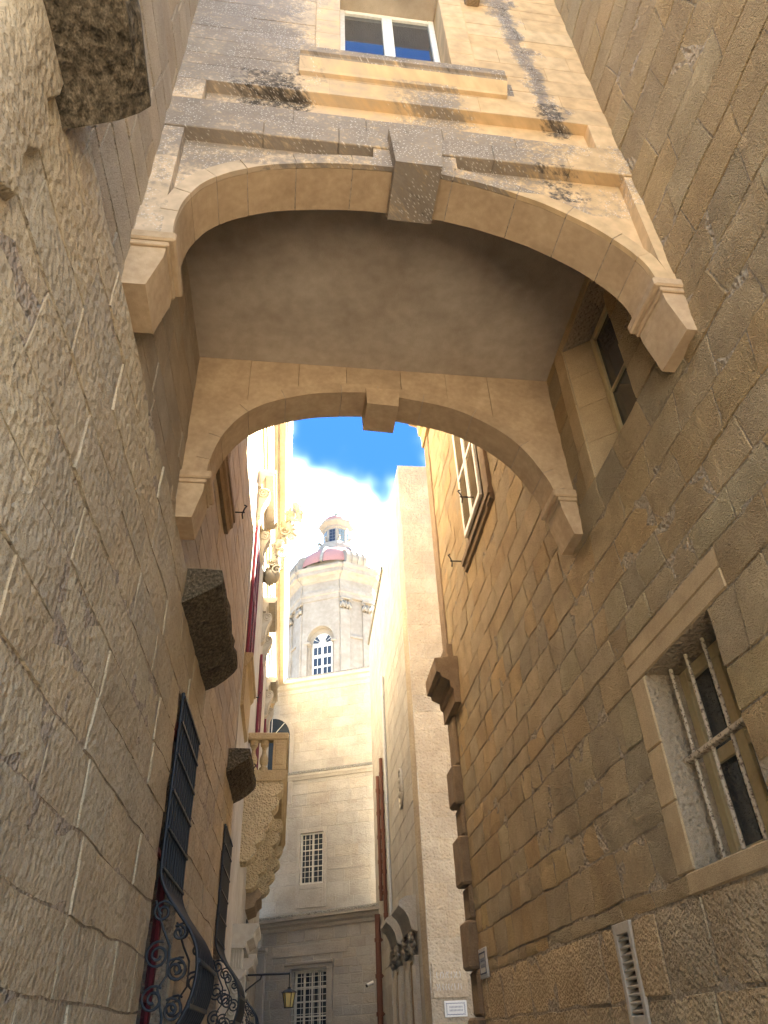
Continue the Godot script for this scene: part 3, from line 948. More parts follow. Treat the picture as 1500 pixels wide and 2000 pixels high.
	prism(mb, PackedVector2Array([Vector2(-0.05, 5.66), Vector2(0.10, 5.66), Vector2(0.10, 5.86), Vector2(0.14, 5.90), Vector2(0.15, 6.00), Vector2(0.27, 6.06), Vector2(0.28, 6.12), Vector2(0.34, 6.14), Vector2(0.35, 6.36), Vector2(-0.05, 6.40)]), Vector3.ZERO, Vector3(0, 0, 1), Vector3(0, 1, 0), Vector3(1, 0, 0), 10.2, 11.18)
	part("portal_capital", mb, M.dark_stone if false else M.brown_stone, t)
	mb = Mb.new()
	mb.xf = xf_right(0)
	box(mb, Vector3(10.5, 6.405, -0.05), Vector3(11.17, 6.75, 0.10), 0.02)
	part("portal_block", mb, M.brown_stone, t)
	# louvred vent
	var vt := part("vent", Mb.new(), M.vent, t)
	for fr in [[5.62, 1.05, 5.675, 2.27], [5.895, 1.05, 5.95, 2.27], [5.675, 2.20, 5.895, 2.27], [5.675, 1.05, 5.895, 1.72]]:
		mb = Mb.new()
		mb.xf = xf_right(0)
		box(mb, Vector3(fr[0], fr[1], -0.06), Vector3(fr[2], fr[3], 0.014), 0.004)
		part("frame", mb, M.vent, vt)
	for j in 10:
		mb = Mb.new()
		mb.xf = xf_right(0)
		var y := 1.735 + j * 0.047
		prism(mb, PackedVector2Array([Vector2(-0.05, y + 0.030), Vector2(0.004, y), Vector2(0.008, y + 0.012), Vector2(-0.05, y + 0.040)]), Vector3.ZERO, Vector3(0, 0, 1), Vector3(0, 1, 0), Vector3(1, 0, 0), 5.675, 5.895)
		part("slat", mb, M.vent, vt)

func arch_wall(curve: PackedVector2Array, off: float, x0: float, x1: float, top: float) -> PackedVector2Array:
	var p := PackedVector2Array()
	for q in offset_curve(curve, off): p.append(q)
	p.append(Vector2(x1, p[p.size() - 1].y)); p.append(Vector2(x1, top)); p.append(Vector2(x0, top)); p.append(Vector2(x0, p[0].y))
	return p

func offset_curve(c: PackedVector2Array, off: float) -> PackedVector2Array:
	var out := PackedVector2Array()
	for i in c.size():
		var d := (c[mini(i + 1, c.size() - 1)] - c[maxi(i - 1, 0)]).normalized()
		out.append(c[i] + Vector2(-d.y, d.x) * off)
	return out

func voussoirs(parent: Node3D, curve: PackedVector2Array, count: int, wide: float, z0: float, z1: float, m: Material, um: Vector4, gap_x0: float, gap_x1: float) -> void:
	var ext := offset_curve(curve, wide)
	var n := curve.size() - 1
	var inner := offset_curve(curve, 0.004)
	var ring := PackedVector2Array()
	for p in inner: ring.append(p)
	for i in range(n, -1, -1): ring.append(curve[i].lerp(ext[i], 0.9))
	var mm := Mb.new()
	prism(mm, ring, Vector3.ZERO, Vector3(1, 0, 0), Vector3(0, 1, 0), Vector3(0, 0, 1), z1 + 0.006, z0 - 0.006)
	part("mortar", mm, M.mortar, parent)
	for k in count:
		var a := int(round(float(n) * k / count))
		var b := int(round(float(n) * (k + 1) / count))
		if curve[a].x > gap_x0 and curve[b].x < gap_x1: continue
		var poly := PackedVector2Array()
		for i in range(a, b + 1): poly.append(curve[i])
		for i in range(b, a - 1, -1): poly.append(ext[i])
		var c := Vector2.ZERO
		for p in poly: c += p
		c /= poly.size()
		var push := Vector2(0, 0)
		for i in poly.size():
			var d := (poly[i] - c)
			poly[i] = c + d * (1.0 - 0.0035 / maxf(d.length(), 0.05))
		var mb := Mb.new()
		mb.um = um
		mb.tint = Color(1, 1, 1) * rng.randf_range(0.88, 1.0)
		var dz := rng.randf_range(-0.002, 0.002)
		prism(mb, poly, Vector3.ZERO, Vector3(1, 0, 0), Vector3(0, 1, 0), Vector3(0, 0, 1), z1 + dz, z0 + dz)
		part("voussoir", mb, m, parent)

func corbel(parent: Node3D, x: float, side: float, z0: float, z1: float) -> void:
	# side +1: stands on the left wall; -1: on the right wall
	var cb := part("corbel", Mb.new(), M.ashlar, parent)
	var mb := Mb.new()
	prism(mb, PackedVector2Array([Vector2(-0.06, 5.39), Vector2(0.15, 5.39), Vector2(0.147, 5.31), Vector2(0.085, 5.05), Vector2(-0.06, 5.05)]), Vector3(x, 0, 0), Vector3(side, 0, 0), Vector3(0, 1, 0), Vector3(0, 0, 1), z1, z0)
	mb.um = Vector4.ZERO
	part("block", mb, M.ashlar, cb)
	mb = Mb.new()
	box(mb, Vector3(x - 0.06 * side, 5.392, z1 - 0.02), Vector3(x + 0.165 * side, 5.43, z0 + 0.018), 0.006)
	box(mb, Vector3(x - 0.06 * side, 5.431, z1 - 0.035), Vector3(x + 0.20 * side, 5.508, z0 + 0.035), 0.012)
	part("cap", mb, M.ashlar, cb)

func build_bridge() -> void:
	var t := thing("arched_bridge", "limestone bridge room on two flat arches spanning the alley, window above", "bridge", BRIDGE_AT, BRIDGE_TURN)
	var wt := Transform3D(Basis(Vector3.UP, BRIDGE_TURN), BRIDGE_AT)
	var um := Vector4(-0.1, 10.3, 1.0 / 3.6, 1.0 / 5.4)
	var X0 := -0.12
	var X1 := 3.46
	var fc := spline(PackedVector2Array([Vector2(0.172, 5.51), Vector2(0.168, 5.72), Vector2(0.205, 5.93), Vector2(0.295, 6.12), Vector2(0.44, 6.268), Vector2(0.665, 6.395), Vector2(0.935, 6.478), Vector2(1.25, 6.528), Vector2(1.55, 6.540), Vector2(1.865, 6.520), Vector2(2.213, 6.430), Vector2(2.558, 6.281), Vector2(2.845, 6.075), Vector2(3.022, 5.89), Vector2(3.137, 5.709), Vector2(3.183, 5.51)]), 4)
	var bc := spline(PackedVector2Array([Vector2(0.232, 5.51), Vector2(0.243, 5.65), Vector2(0.338, 5.968), Vector2(0.58, 6.28), Vector2(1.034, 6.487), Vector2(1.55, 6.555), Vector2(1.894, 6.525), Vector2(2.472, 6.39), Vector2(2.923, 6.079), Vector2(3.15, 5.70), Vector2(3.215, 5.51)]), 5)
	# front arch ring, panels behind it
	voussoirs(t, fc, 13, 0.115, 0.0, -0.035, M.facade, um, 1.5, 1.9)
	voussoirs(t, fc, 13, 0.113, -0.038, -0.345, M.ashlar, Vector4.ZERO, 1.5, 1.9)
	var mb := Mb.new()
	mb.um = um
	prism(mb, arch_wall(fc, 0.05, X0, X1, 7.6), Vector3.ZERO, Vector3(1, 0, 0), Vector3(0, 1, 0), Vector3(0, 0, 1), -0.342, -0.09)
	part("spandrel_panel", mb, M.facade, t)
	# raised frame round the sunk panels
	var side_l := PackedVector2Array([Vector2(X0, 5.51), Vector2(0.058, 5.51), Vector2(0.054, 5.72), Vector2(0.087, 5.90), Vector2(0.087, 6.777), Vector2(X0, 6.777)])
	mb = Mb.new(); mb.um = um
	prism(mb, side_l, Vector3.ZERO, Vector3(1, 0, 0), Vector3(0, 1, 0), Vector3(0, 0, 1), -0.095, -0.001)
	part("panel_stile", mb, M.facade, t)
	mb = Mb.new(); mb.um = um
	prism(mb, PackedVector2Array([Vector2(X1, 5.51), Vector2(3.300, 5.51), Vector2(3.258, 5.745), Vector2(3.262, 6.757), Vector2(X1, 6.757)]), Vector3.ZERO, Vector3(1, 0, 0), Vector3(0, 1, 0), Vector3(0, 0, 1), -0.095, -0.001)
	part("panel_stile", mb, M.facade, t)
	var mid_l := PackedVector2Array([Vector2(1.392, 6.645), Vector2(1.55, 6.652), Vector2(1.99, 6.618), Vector2(1.99, 6.765), Vector2(1.395, 6.78)])
	mb = Mb.new(); mb.um = um
	prism(mb, mid_l, Vector3.ZERO, Vector3(1, 0, 0), Vector3(0, 1, 0), Vector3(0, 0, 1), -0.095, -0.0015)
	part("panel_block", mb, M.facade, t)
	var xs := [X0, 0.62, 1.15, 1.72, 2.28, 2.85, X1]
	for i in 6:
		mb = Mb.new(); mb.um = um
		mb.tint = Color(1, 1, 1) * rng.randf_range(0.9, 1.0)
		box(mb, Vector3(xs[i] + 0.001, lerpf(6.781, 6.766, i / 5.0), -0.095), Vector3(xs[i + 1] - 0.001, lerpf(6.985, 6.98, i / 5.0), 0.012), 0.006)
		part("band_stone", mb, M.facade, t)
		mb = Mb.new(); mb.um = um
		mb.tint = Color(1, 1, 1) * rng.randf_range(0.92, 1.0)
		box(mb, Vector3(xs[i] + 0.001 + 0.2 * (1 if i > 0 else 0), 6.987, -0.095), Vector3(xs[i + 1] - 0.001 + 0.2 * (1 if i < 5 else 0), lerpf(7.205, 7.14, i / 5.0), 0.0), 0.004)
		part("band_stone", mb, M.facade, t)
	for s in [[X0, 0.16, 7.206], [3.14, X1, 7.141]]:
		mb = Mb.new(); mb.um = um
		box(mb, Vector3(s[0], s[2], -0.095), Vector3(s[1], 7.505, -0.0005), 0.004)
		part("panel_stile", mb, M.facade, t)
	# keystone
	mb = Mb.new(); mb.um = um
	var key := PackedVector2Array([Vector2(1.53, 6.47), Vector2(1.85, 6.46), Vector2(1.885, 6.90), Vector2(1.50, 6.91)])
	prism(mb, key, Vector3.ZERO, Vector3(1, 0, 0), Vector3(0, 1, 0), Vector3(0, 0, 1), -0.352, 0.085)
	part("keystone", mb, M.facade, t)
	# upper wall of ashlar with the window
	var win := Rect2(1.165, 7.95, 0.93, 1.72)
	var sl := Rect2(0.955, 7.95, 0.21, 3.0)
	var sr := Rect2(2.095, 7.95, 0.215, 3.0)
	mb = Mb.new(); mb.um = um
	slab(mb, Transform3D(Basis(), Vector3(0, 0, -0.005)), X0, X1, 7.505, 10.8, 0.30, [win], false)
	part("wall", mb, M.facade, t)
	var list := lay(Transform3D(Basis(), Vector3(0, 0, -0.005)), wt, X0, X1, 7.505, 10.8, [win, sl, sr], {"ch": [0.24, 0.27], "cw": [0.38, 0.7], "joint": 0.0025, "depth": 0.005, "bevel": 0.0015, "amp": 0.0015, "nx": 2, "ny": 1, "push": 0.0015, "tilt": 0.0, "shade": [0.88, 1.0], "hue": 0.025, "mat": M.facade, "um": um, "name": "ashlar_block"})
	commit(list, t, 300)
	for s in [sl, sr]:
		var y: float = 7.95
		while y < 10.7:
			var h := rng.randf_range(0.24, 0.30)
			mb = Mb.new(); mb.um = um
			mb.tint = Color(1, 1, 1) * rng.randf_range(0.9, 1.0)
			box(mb, Vector3(s.position.x + 0.001, y + 0.001, -0.21), Vector3(s.end.x - 0.001, y + h - 0.001, 0.022), 0.004)
			part("jamb_stone", mb, M.facade, t)
			y += h
	mb = Mb.new()
	box(mb, Vector3(1.166, 9.662, -0.31), Vector3(2.094, 9.98, 0.021), 0.004)
	part("lintel", mb, M.soffit, t)
	mb = Mb.new()
	box(mb, Vector3(2.36, 9.62, -0.02), Vector3(2.50, 10.1, 0.16), 0.02)
	part("bracket", mb, M.brown_stone, t)
	sash(t, "window", Transform3D(Basis(), Vector3.ZERO), Rect2(1.17, 7.96, 0.92, 1.70), -0.235, 0.055, 2, 1, 0.10, M.white_paint, M.sky_glass)
	# moulded sill
	mb = Mb.new(); mb.um = um
	prism(mb, PackedVector2Array([Vector2(-0.05, 8.03), Vector2(0.115, 8.01), Vector2(0.115, 7.925), Vector2(0.095, 7.915), Vector2(0.088, 7.895), Vector2(0.062, 7.845), Vector2(0.038, 7.80), Vector2(0.03, 7.775), Vector2(-0.05, 7.765)]), Vector3.ZERO, Vector3(0, 0, 1), Vector3(0, 1, 0), Vector3(1, 0, 0), 0.84, 2.51)
	part("sill", mb, M.facade, t)
	# ceiling, rear arch
	mb = Mb.new()
	box(mb, Vector3(X0, 6.895, -2.2), Vector3(X1 + 0.15, 7.1, -0.343))
	part("ceiling", mb, M.soffit, t)
	voussoirs(t, bc, 11, 0.12, -2.19, -2.52, M.ashlar, Vector4.ZERO, 1.56, 1.9)
	var ext := offset_curve(bc, 0.10)
	var cuts := [0.02, 0.50, 0.95, 1.40, 1.92, 2.36, 2.78, 3.62]
	for i in 7:
		var poly := PackedVector2Array()
		var a: float = cuts[i] + 0.002
		var b: float = cuts[i + 1] - 0.002
		poly.append(Vector2(a, curve_y(ext, a)))
		for q in ext:
			if q.x > a + 0.01 and q.x < b - 0.01 and q.y > 5.52: poly.append(q)
		poly.append(Vector2(b, curve_y(ext, b)))
		poly.append(Vector2(b, 6.894)); poly.append(Vector2(a, 6.894))
		mb = Mb.new()
		mb.tint = Color(1, 1, 1) * rng.randf_range(0.86, 1.0)
		prism(mb, poly, Vector3.ZERO, Vector3(1, 0, 0), Vector3(0, 1, 0), Vector3(0, 0, 1), -2.515, -2.2 + rng.randf_range(-0.003, 0.003))
		part("spandrel_stone", mb, M.ashlar, t)
	mb = Mb.new()
	prism(mb, PackedVector2Array([Vector2(1.585, 6.40), Vector2(1.875, 6.385), Vector2(1.895, 6.60), Vector2(1.575, 6.60)]), Vector3.ZERO, Vector3(1, 0, 0), Vector3(0, 1, 0), Vector3(0, 0, 1), -2.535, -2.165)
	part("keystone", mb, M.ashlar, t)
	mb = Mb.new()
	box(mb, Vector3(X0, 6.895, -2.52), Vector3(X1 + 0.15, 10.8, -2.205))
	part("rear_wall", mb, M.ashlar, t)
	mb = Mb.new()
	box(mb, Vector3(X0, 10.805, -2.6), Vector3(X1 + 0.15, 11.0, 0.03))
	part("roof", mb, M.soffit, t)
	corbel(t, 0.0, 1.0, 0.0, -0.345)
	corbel(t, 3.335, -1.0, 0.0, -0.345)
	corbel(t, 0.072, 1.0, -2.19, -2.52)
	corbel(t, 3.40, -1.0, -2.19, -2.52)

func curve_y(c: PackedVector2Array, x: float) -> float:
	if x <= c[0].x: return c[0].y
	for i in c.size() - 1:
		if (c[i].x <= x and c[i + 1].x >= x):
			return lerpf(c[i].y, c[i + 1].y, (x - c[i].x) / maxf(c[i + 1].x - c[i].x, 1e-5))
	return c[c.size() - 1].y

func lump(mb: Mb, c: Vector3, r: Vector3, sd: float, rough := 0.25, sq := 1.0) -> void:
	var P := []
	var ny := 9
	var nx := 12
	for j in ny + 1:
		var row := PackedVector3Array()
		var a := PI * (float(j) / ny - 0.5)
		for i in nx + 1:
			var b := TAU * (i % nx) / nx
			var d := Vector3(cos(a) * cos(b), sin(a), cos(a) * sin(b))
			if sq < 1.0: d = Vector3(signf(d.x) * pow(absf(d.x), sq), signf(d.y) * pow(absf(d.y), sq), signf(d.z) * pow(absf(d.z), sq))
			var k := 1.0 + wob.get_noise_3d(d.x * 70.0 + sd * 31.0, d.y * 70.0, d.z * 70.0) * rough * 1.6
			row.append(c + d * r * k)
		P.append(row)
	for j in ny:
		for i in nx:
			var f := func(p: Vector3) -> Vector3: return ((p - c) / r / r).normalized()
			mb.smooth_tri(P[j][i], P[j][i + 1], P[j + 1][i + 1], f.call(P[j][i]), f.call(P[j][i + 1]), f.call(P[j + 1][i + 1]))
			mb.smooth_tri(P[j][i], P[j + 1][i + 1], P[j + 1][i], f.call(P[j][i]), f.call(P[j + 1][i + 1]), f.call(P[j + 1][i]))

# profile (w, v) run along the wall from u0 to u1
func run(mb: Mb, X: Transform3D, prof: Array, u0: float, u1: float) -> void:
	var keep := mb.xf
	mb.xf = keep * X
	var p := PackedVector2Array()
	for q in prof: p.append(Vector2(q[0], q[1]))
	prism(mb, p, Vector3.ZERO, Vector3(0, 0, 1), Vector3(0, 1, 0), Vector3(1, 0, 0), u0, u1)
	mb.xf = keep

func console_scroll(parent: Node3D, X: Transform3D, u: float, top: float, m: Material) -> void:
	var mb := Mb.new()
	mb.xf = X
	prism(mb, PackedVector2Array([Vector2(-0.02, top), Vector2(0.20, top), Vector2(0.245, top - 0.08), Vector2(0.24, top - 0.18), Vector2(0.19, top - 0.27), Vector2(0.13, top - 0.42), Vector2(0.10, top - 0.60), Vector2(0.11, top - 0.70), Vector2(0.07, top - 0.80), Vector2(-0.02, top - 0.86)]), Vector3.ZERO, Vector3(0, 0, 1), Vector3(0, 1, 0), Vector3(1, 0, 0), u, u + 0.2)
	for s in [u - 0.012, u + 0.212]:
		tube(mb, spiral(Vector3(s, top - 0.13, 0.125), Vector3(0, 0, 1), Vector3(0, 1, 0), 0.115, 1.8, 0.4, 1.0), 0.017, 5)
		tube(mb, spiral(Vector3(s, top - 0.70, 0.06), Vector3(0, 0, 1), Vector3(0, 1, 0), 0.055, 1.5, 3.0, -1.0), 0.013, 5)
		tube(mb, PackedVector3Array([Vector3(s, top - 0.20, 0.22), Vector3(s, top - 0.34, 0.155), Vector3(s, top - 0.50, 0.10), Vector3(s, top - 0.64, 0.10)]), 0.016, 5)
	part("console", mb, m, parent)

func shutter_pair(parent: Node3D, X: Transform3D, u0: float, u1: float, v0: float, v1: float) -> void:
	for k in 2:
		var a := lerpf(u0, u1, 0.5 * k) + 0.01
		var b := lerpf(u0, u1, 0.5 * k + 0.5) - 0.01
		var sh := part("shutter", Mb.new(), M.maroon, parent)
		for fr in [[a, v0, a + 0.07, v1], [b - 0.07, v0, b, v1], [a + 0.07, v0, b - 0.07, v0 + 0.1], [a + 0.07, (v0 + v1) / 2, b - 0.07, (v0 + v1) / 2 + 0.09], [a + 0.07, v1 - 0.1, b - 0.07, v1]]:
			var mb := Mb.new()
			mb.xf = X
			box(mb, Vector3(fr[0], fr[1], 0.01), Vector3(fr[2], fr[3], 0.065), 0.006)
			part("frame", mb, M.maroon, sh)
		var m2 := Mb.new()
		m2.xf = X
		var v := v0 + 0.11
		while v < v1 - 0.15:
			if absf(v - (v0 + v1) / 2 - 0.03) > 0.09:
				prism(m2, PackedVector2Array([Vector2(0.015, v + 0.04), Vector2(0.055, v), Vector2(0.055, v + 0.01), Vector2(0.015, v + 0.05)]), Vector3.ZERO, Vector3(0, 0, 1), Vector3(0, 1, 0), Vector3(1, 0, 0), a + 0.07, b - 0.07)
			v += 0.065
		var lo := part("louvers", m2, M.maroon, sh)
		lo.set_meta("kind", "stuff")

func build_palace() -> void:
	var at := Vector3(-1.05, 0, -11.52)
	var t := thing("palace", "cream palace beyond the left house with heavy sunlit cornice, stone balcony and maroon shutters", "building", at, 0.018)
	var X := xf_left(0)
	var w1 := Rect2(0.3, 7.1, 1.5, 2.75)
	var w2 := Rect2(5.5, 6.0, 1.4, 3.6)
	var w3 := Rect2(10.7, 7.1, 1.4, 2.75)
	var mb := Mb.new()
	slab(mb, X, 0.0, 17.0, 0.0, 14.6, 0.8, [w1, w2, w3])
	part("wall", mb, M.pale, t)
	mb = Mb.new()
	run(mb, X, [[-0.1, 12.2], [0.05, 12.2], [0.06, 12.42], [0.10, 12.45], [0.11, 12.68], [0.15, 12.72], [0.16, 12.98]] + [[-0.1, 12.98]], 0.001, 16.99)
	part("architrave", mb, M.gold, t)
	mb = Mb.new()
	run(mb, X, [[-0.1, 12.981], [0.13, 12.981], [0.13, 13.30], [-0.1, 13.30]], 0.001, 16.99)
	part("frieze", mb, M.gold, t)
	mb = Mb.new()
	run(mb, X, [[-0.1, 13.301], [0.17, 13.301], [0.20, 13.40], [0.27, 13.46], [0.29, 13.56], [0.46, 13.58], [0.46, 13.74], [0.50, 13.76], [0.58, 13.90], [0.60, 13.98], [0.60, 14.08], [-0.1, 14.12]], 0.001, 16.99)
	part("cornice", mb, M.pale, t)
	var hs := [[0.10, 2.0], [5.35, 7.05], [10.5, 12.3]]
	for i in 3:
		var h: Array = hs[i]
		mb = Mb.new()
		run(mb, X, [[-0.02, 11.13], [0.35, 11.12], [0.35, 11.02], [0.32, 11.01], [0.31, 10.96], [0.14, 10.95], [0.12, 10.86], [0.09, 10.82], [0.08, 10.70], [-0.02, 10.70]], h[0], h[1])
		part("window_cornice", mb, M.pale, t)
		for u in [h[0] + 0.08, h[1] - 0.3]:
			console_scroll(t, X, u, 10.695, M.pale)
	shutter_pair(t, X, 0.3, 1.8, 7.12, 9.84)
	shutter_pair(t, X, 5.5, 6.9, 6.05, 9.58)
	shutter_pair(t, X, 10.7, 12.1, 7.12, 9.84)
	for s in [[0.12, 1.98], [10.5, 12.3]]:
		mb = Mb.new()
		run(mb, X, [[-0.02, 7.11], [0.15, 7.10], [0.15, 7.02], [0.12, 7.00], [0.11, 6.94], [0.06, 6.88], [0.05, 6.2], [-0.02, 6.15]], s[0], s[1])
		part("sill", mb, M.gold, t)
	for q in [Vector3(2.25, 7.15, 0.0), Vector3(2.25, 5.75, 0.0)]:
		mb = Mb.new()
		mb.xf = X
		iron_hook(mb, q, 1.0)
		part("shutter_hook", mb, M.black_iron, t)
	# balcony
	var b := part("balcony", Mb.new(), M.gold, t)
	mb = Mb.new()
	run(mb, X, [[-0.02, 5.99], [0.79, 5.98], [0.80, 5.93], [0.77, 5.90], [0.76, 5.84], [0.70, 5.78], [-0.02, 5.78]], 3.0, 9.4)
	part("floor_slab", mb, M.gold, b)
	mb = Mb.new()
	mb.xf = X
	box(mb, Vector3(2.99, 6.58, -0.02), Vector3(3.24, 6.72, 0.80), 0.02)
	box(mb, Vector3(3.242, 6.581, 0.56), Vector3(9.40, 6.719, 0.80), 0.02)
	part("handrail", mb, M.gold, b)
	for u in [3.0, 9.16]:
		mb = Mb.new()
		mb.xf = X
		box(mb, Vector3(u + 0.01, 5.992, 0.50), Vector3(u + 0.23, 6.578, 0.77), 0.008)
		box(mb, Vector3(u - 0.004, 6.08, 0.545), Vector3(u + 0.05, 6.50, 0.725), 0.012)
		part("pedestal", mb, M.gold, b)
	var prof := PackedVector2Array([Vector2(0.085, 0.0), Vector2(0.085, 0.06), Vector2(0.055, 0.07), Vector2(0.05, 0.10), Vector2(0.075, 0.15), Vector2(0.085, 0.20), Vector2(0.075, 0.26), Vector2(0.045, 0.33), Vector2(0.035, 0.40), Vector2(0.05, 0.45), Vector2(0.06, 0.47), Vector2(0.08, 0.49), Vector2(0.085, 0.585)])
	var spots := [Vector3(3.12, 5.992, 0.12), Vector3(3.12, 5.992, 0.33)]
	for k in 18: spots.append(Vector3(3.45 + k * 0.32, 5.992, 0.66))
	for s in spots:
		mb = Mb.new()
		mb.xf = X
		lathe(mb, s, prof, 12)
		part("baluster", mb, M.gold, b)
	for u in [3.3, 6.2, 9.0]:
		var cb := part("balcony_bracket", Mb.new(), M.gold, t)
		var top := 5.775
		for p in [0.72, 0.66, 0.55, 0.42, 0.27]:
			for e in [-0.27, 0.01]:
				mb = Mb.new()
				mb.xf = X
				var k: float = p + rng.randf_range(-0.03, 0.03)
				prism(mb, PackedVector2Array([Vector2(-0.02, top), Vector2(k - 0.03, top), Vector2(k, top - 0.035), Vector2(k + 0.01, top - 0.10), Vector2(k - 0.02, top - 0.17), Vector2(k - 0.08, top - 0.23), Vector2(k - 0.16, top - 0.275), Vector2(-0.02, top - 0.28)]), Vector3.ZERO, Vector3(0, 0, 1), Vector3(0, 1, 0), Vector3(1, 0, 0), u + e, u + e + 0.26)
				part("carved_block", mb, M.carved, cb)
			top -= 0.283
		mb = Mb.new()
		mb.xf = X
		tube(mb, spiral(Vector3(u - 0.24, 5.0, 0.30), Vector3(0, 0, 1), Vector3(0, 1, 0), 0.2, 1.3, 1.2, -1.0), 0.035, 6, 0.02)
		part("scroll", mb, M.gold, cb)
	# carved cartouche leaning out under the cornice
	var c := part("cartouche", Mb.new(), M.pale, t)
	for k in 13:
		var f := k / 12.0
		mb = Mb.new()
		mb.xf = X
		lump(mb, Vector3(4.5 + 0.12 * sin(k * 2.1), 11.2 + 2.0 * f, 0.16 + 0.56 * f + 0.06 * sin(k * 3.3)), Vector3(0.3, 0.15, 0.15 + 0.05 * sin(k * 1.7)), k * 3.7, 0.45)
		part("carved_leaf", mb, M.pale, c)
	for k in 9:
		var f := k / 8.0
		mb = Mb.new()
		mb.xf = X
		tube(mb, spiral(Vector3(4.18, 11.25 + 1.9 * f, 0.20 + 0.58 * f + (0.13 if k % 2 == 0 else -0.08)), Vector3(0, 0, 1), Vector3(0, 1, 0), 0.14, 1.4, k * 1.3, 1.0 if k % 2 == 0 else -1.0), 0.028, 5, 0.015)
		part("carved_scroll", mb, M.pale, c)
	mb = Mb.new()
	mb.xf = X
	lump(mb, Vector3(4.4, 13.28, 0.80), Vector3(0.2, 0.2, 0.16), 77.0, 0.5)
	part("carved_head", mb, M.pale, c)
	# street-level portal: entablature, fluted frieze, scrolled capital, shaft
	for p in [[2.45, 3.31, 1.0], [5.3, 3.12, 0.75]]:
		var u: float = p[0]
		var y: float = p[1]
		var k: float = p[2]
		mb = Mb.new()
		run(mb, X, [[-0.02, y], [0.43 * k, y], [0.43 * k, y - 0.05], [0.37 * k, y - 0.12], [0.35 * k, y - 0.20], [0.24 * k, y - 0.26], [0.23 * k, y - 0.35], [-0.02, y - 0.35]], u, u + 1.7)
		part("portal_cornice", mb, M.pale, t)
		mb = Mb.new()
		mb.xf = X
		box(mb, Vector3(u + 0.06, y - 0.64, -0.02), Vector3(u + 0.50, y - 0.352, 0.19 * k), 0.006)
		for q in 4: box(mb, Vector3(u + 0.045, y - 0.62, (0.03 + q * 0.042) * k), Vector3(u + 0.065, y - 0.37, (0.05 + q * 0.042) * k), 0.004)
		part("portal_frieze", mb, M.pale, t)
		mb = Mb.new()
		mb.xf = X
		run(mb, Transform3D(), [[-0.02, y - 0.64], [0.25 * k, y - 0.64], [0.22 * k, y - 0.72], [0.17 * k, y - 0.78], [-0.02, y - 0.78]], u + 0.03, u + 0.53)
		for q in [[0.13, 0.90, 0.10], [0.17, 1.10, 0.085], [0.08, 1.20, 0.07]]:
			tube(mb, spiral(Vector3(u + 0.045, y - q[1], q[0] * k), Vector3(0, 0, 1), Vector3(0, 1, 0), q[2], 1.7, 0.8, 1.0), 0.022, 5, 0.013)
		box(mb, Vector3(u + 0.06, y - 1.35, -0.02), Vector3(u + 0.5, y - 0.781, 0.13 * k), 0.02)
		part("portal_capital", mb, M.pale, t)
		mb = Mb.new()
		mb.xf = X
		box(mb, Vector3(u + 0.08, 0.0, -0.02), Vector3(u + 0.48, y - 1.351, 0.15 * k), 0.02)
		part("portal_shaft", mb, M.pale, t)
	mb = Mb.new()
	run(mb, X, [[-0.02, 4.47], [0.24, 4.46], [0.31, 4.38], [0.31, 4.27], [0.22, 4.20], [0.19, 4.10], [-0.02, 4.02]], 6.4, 8.0)
	part("window_hood", mb, M.brown_stone, t)

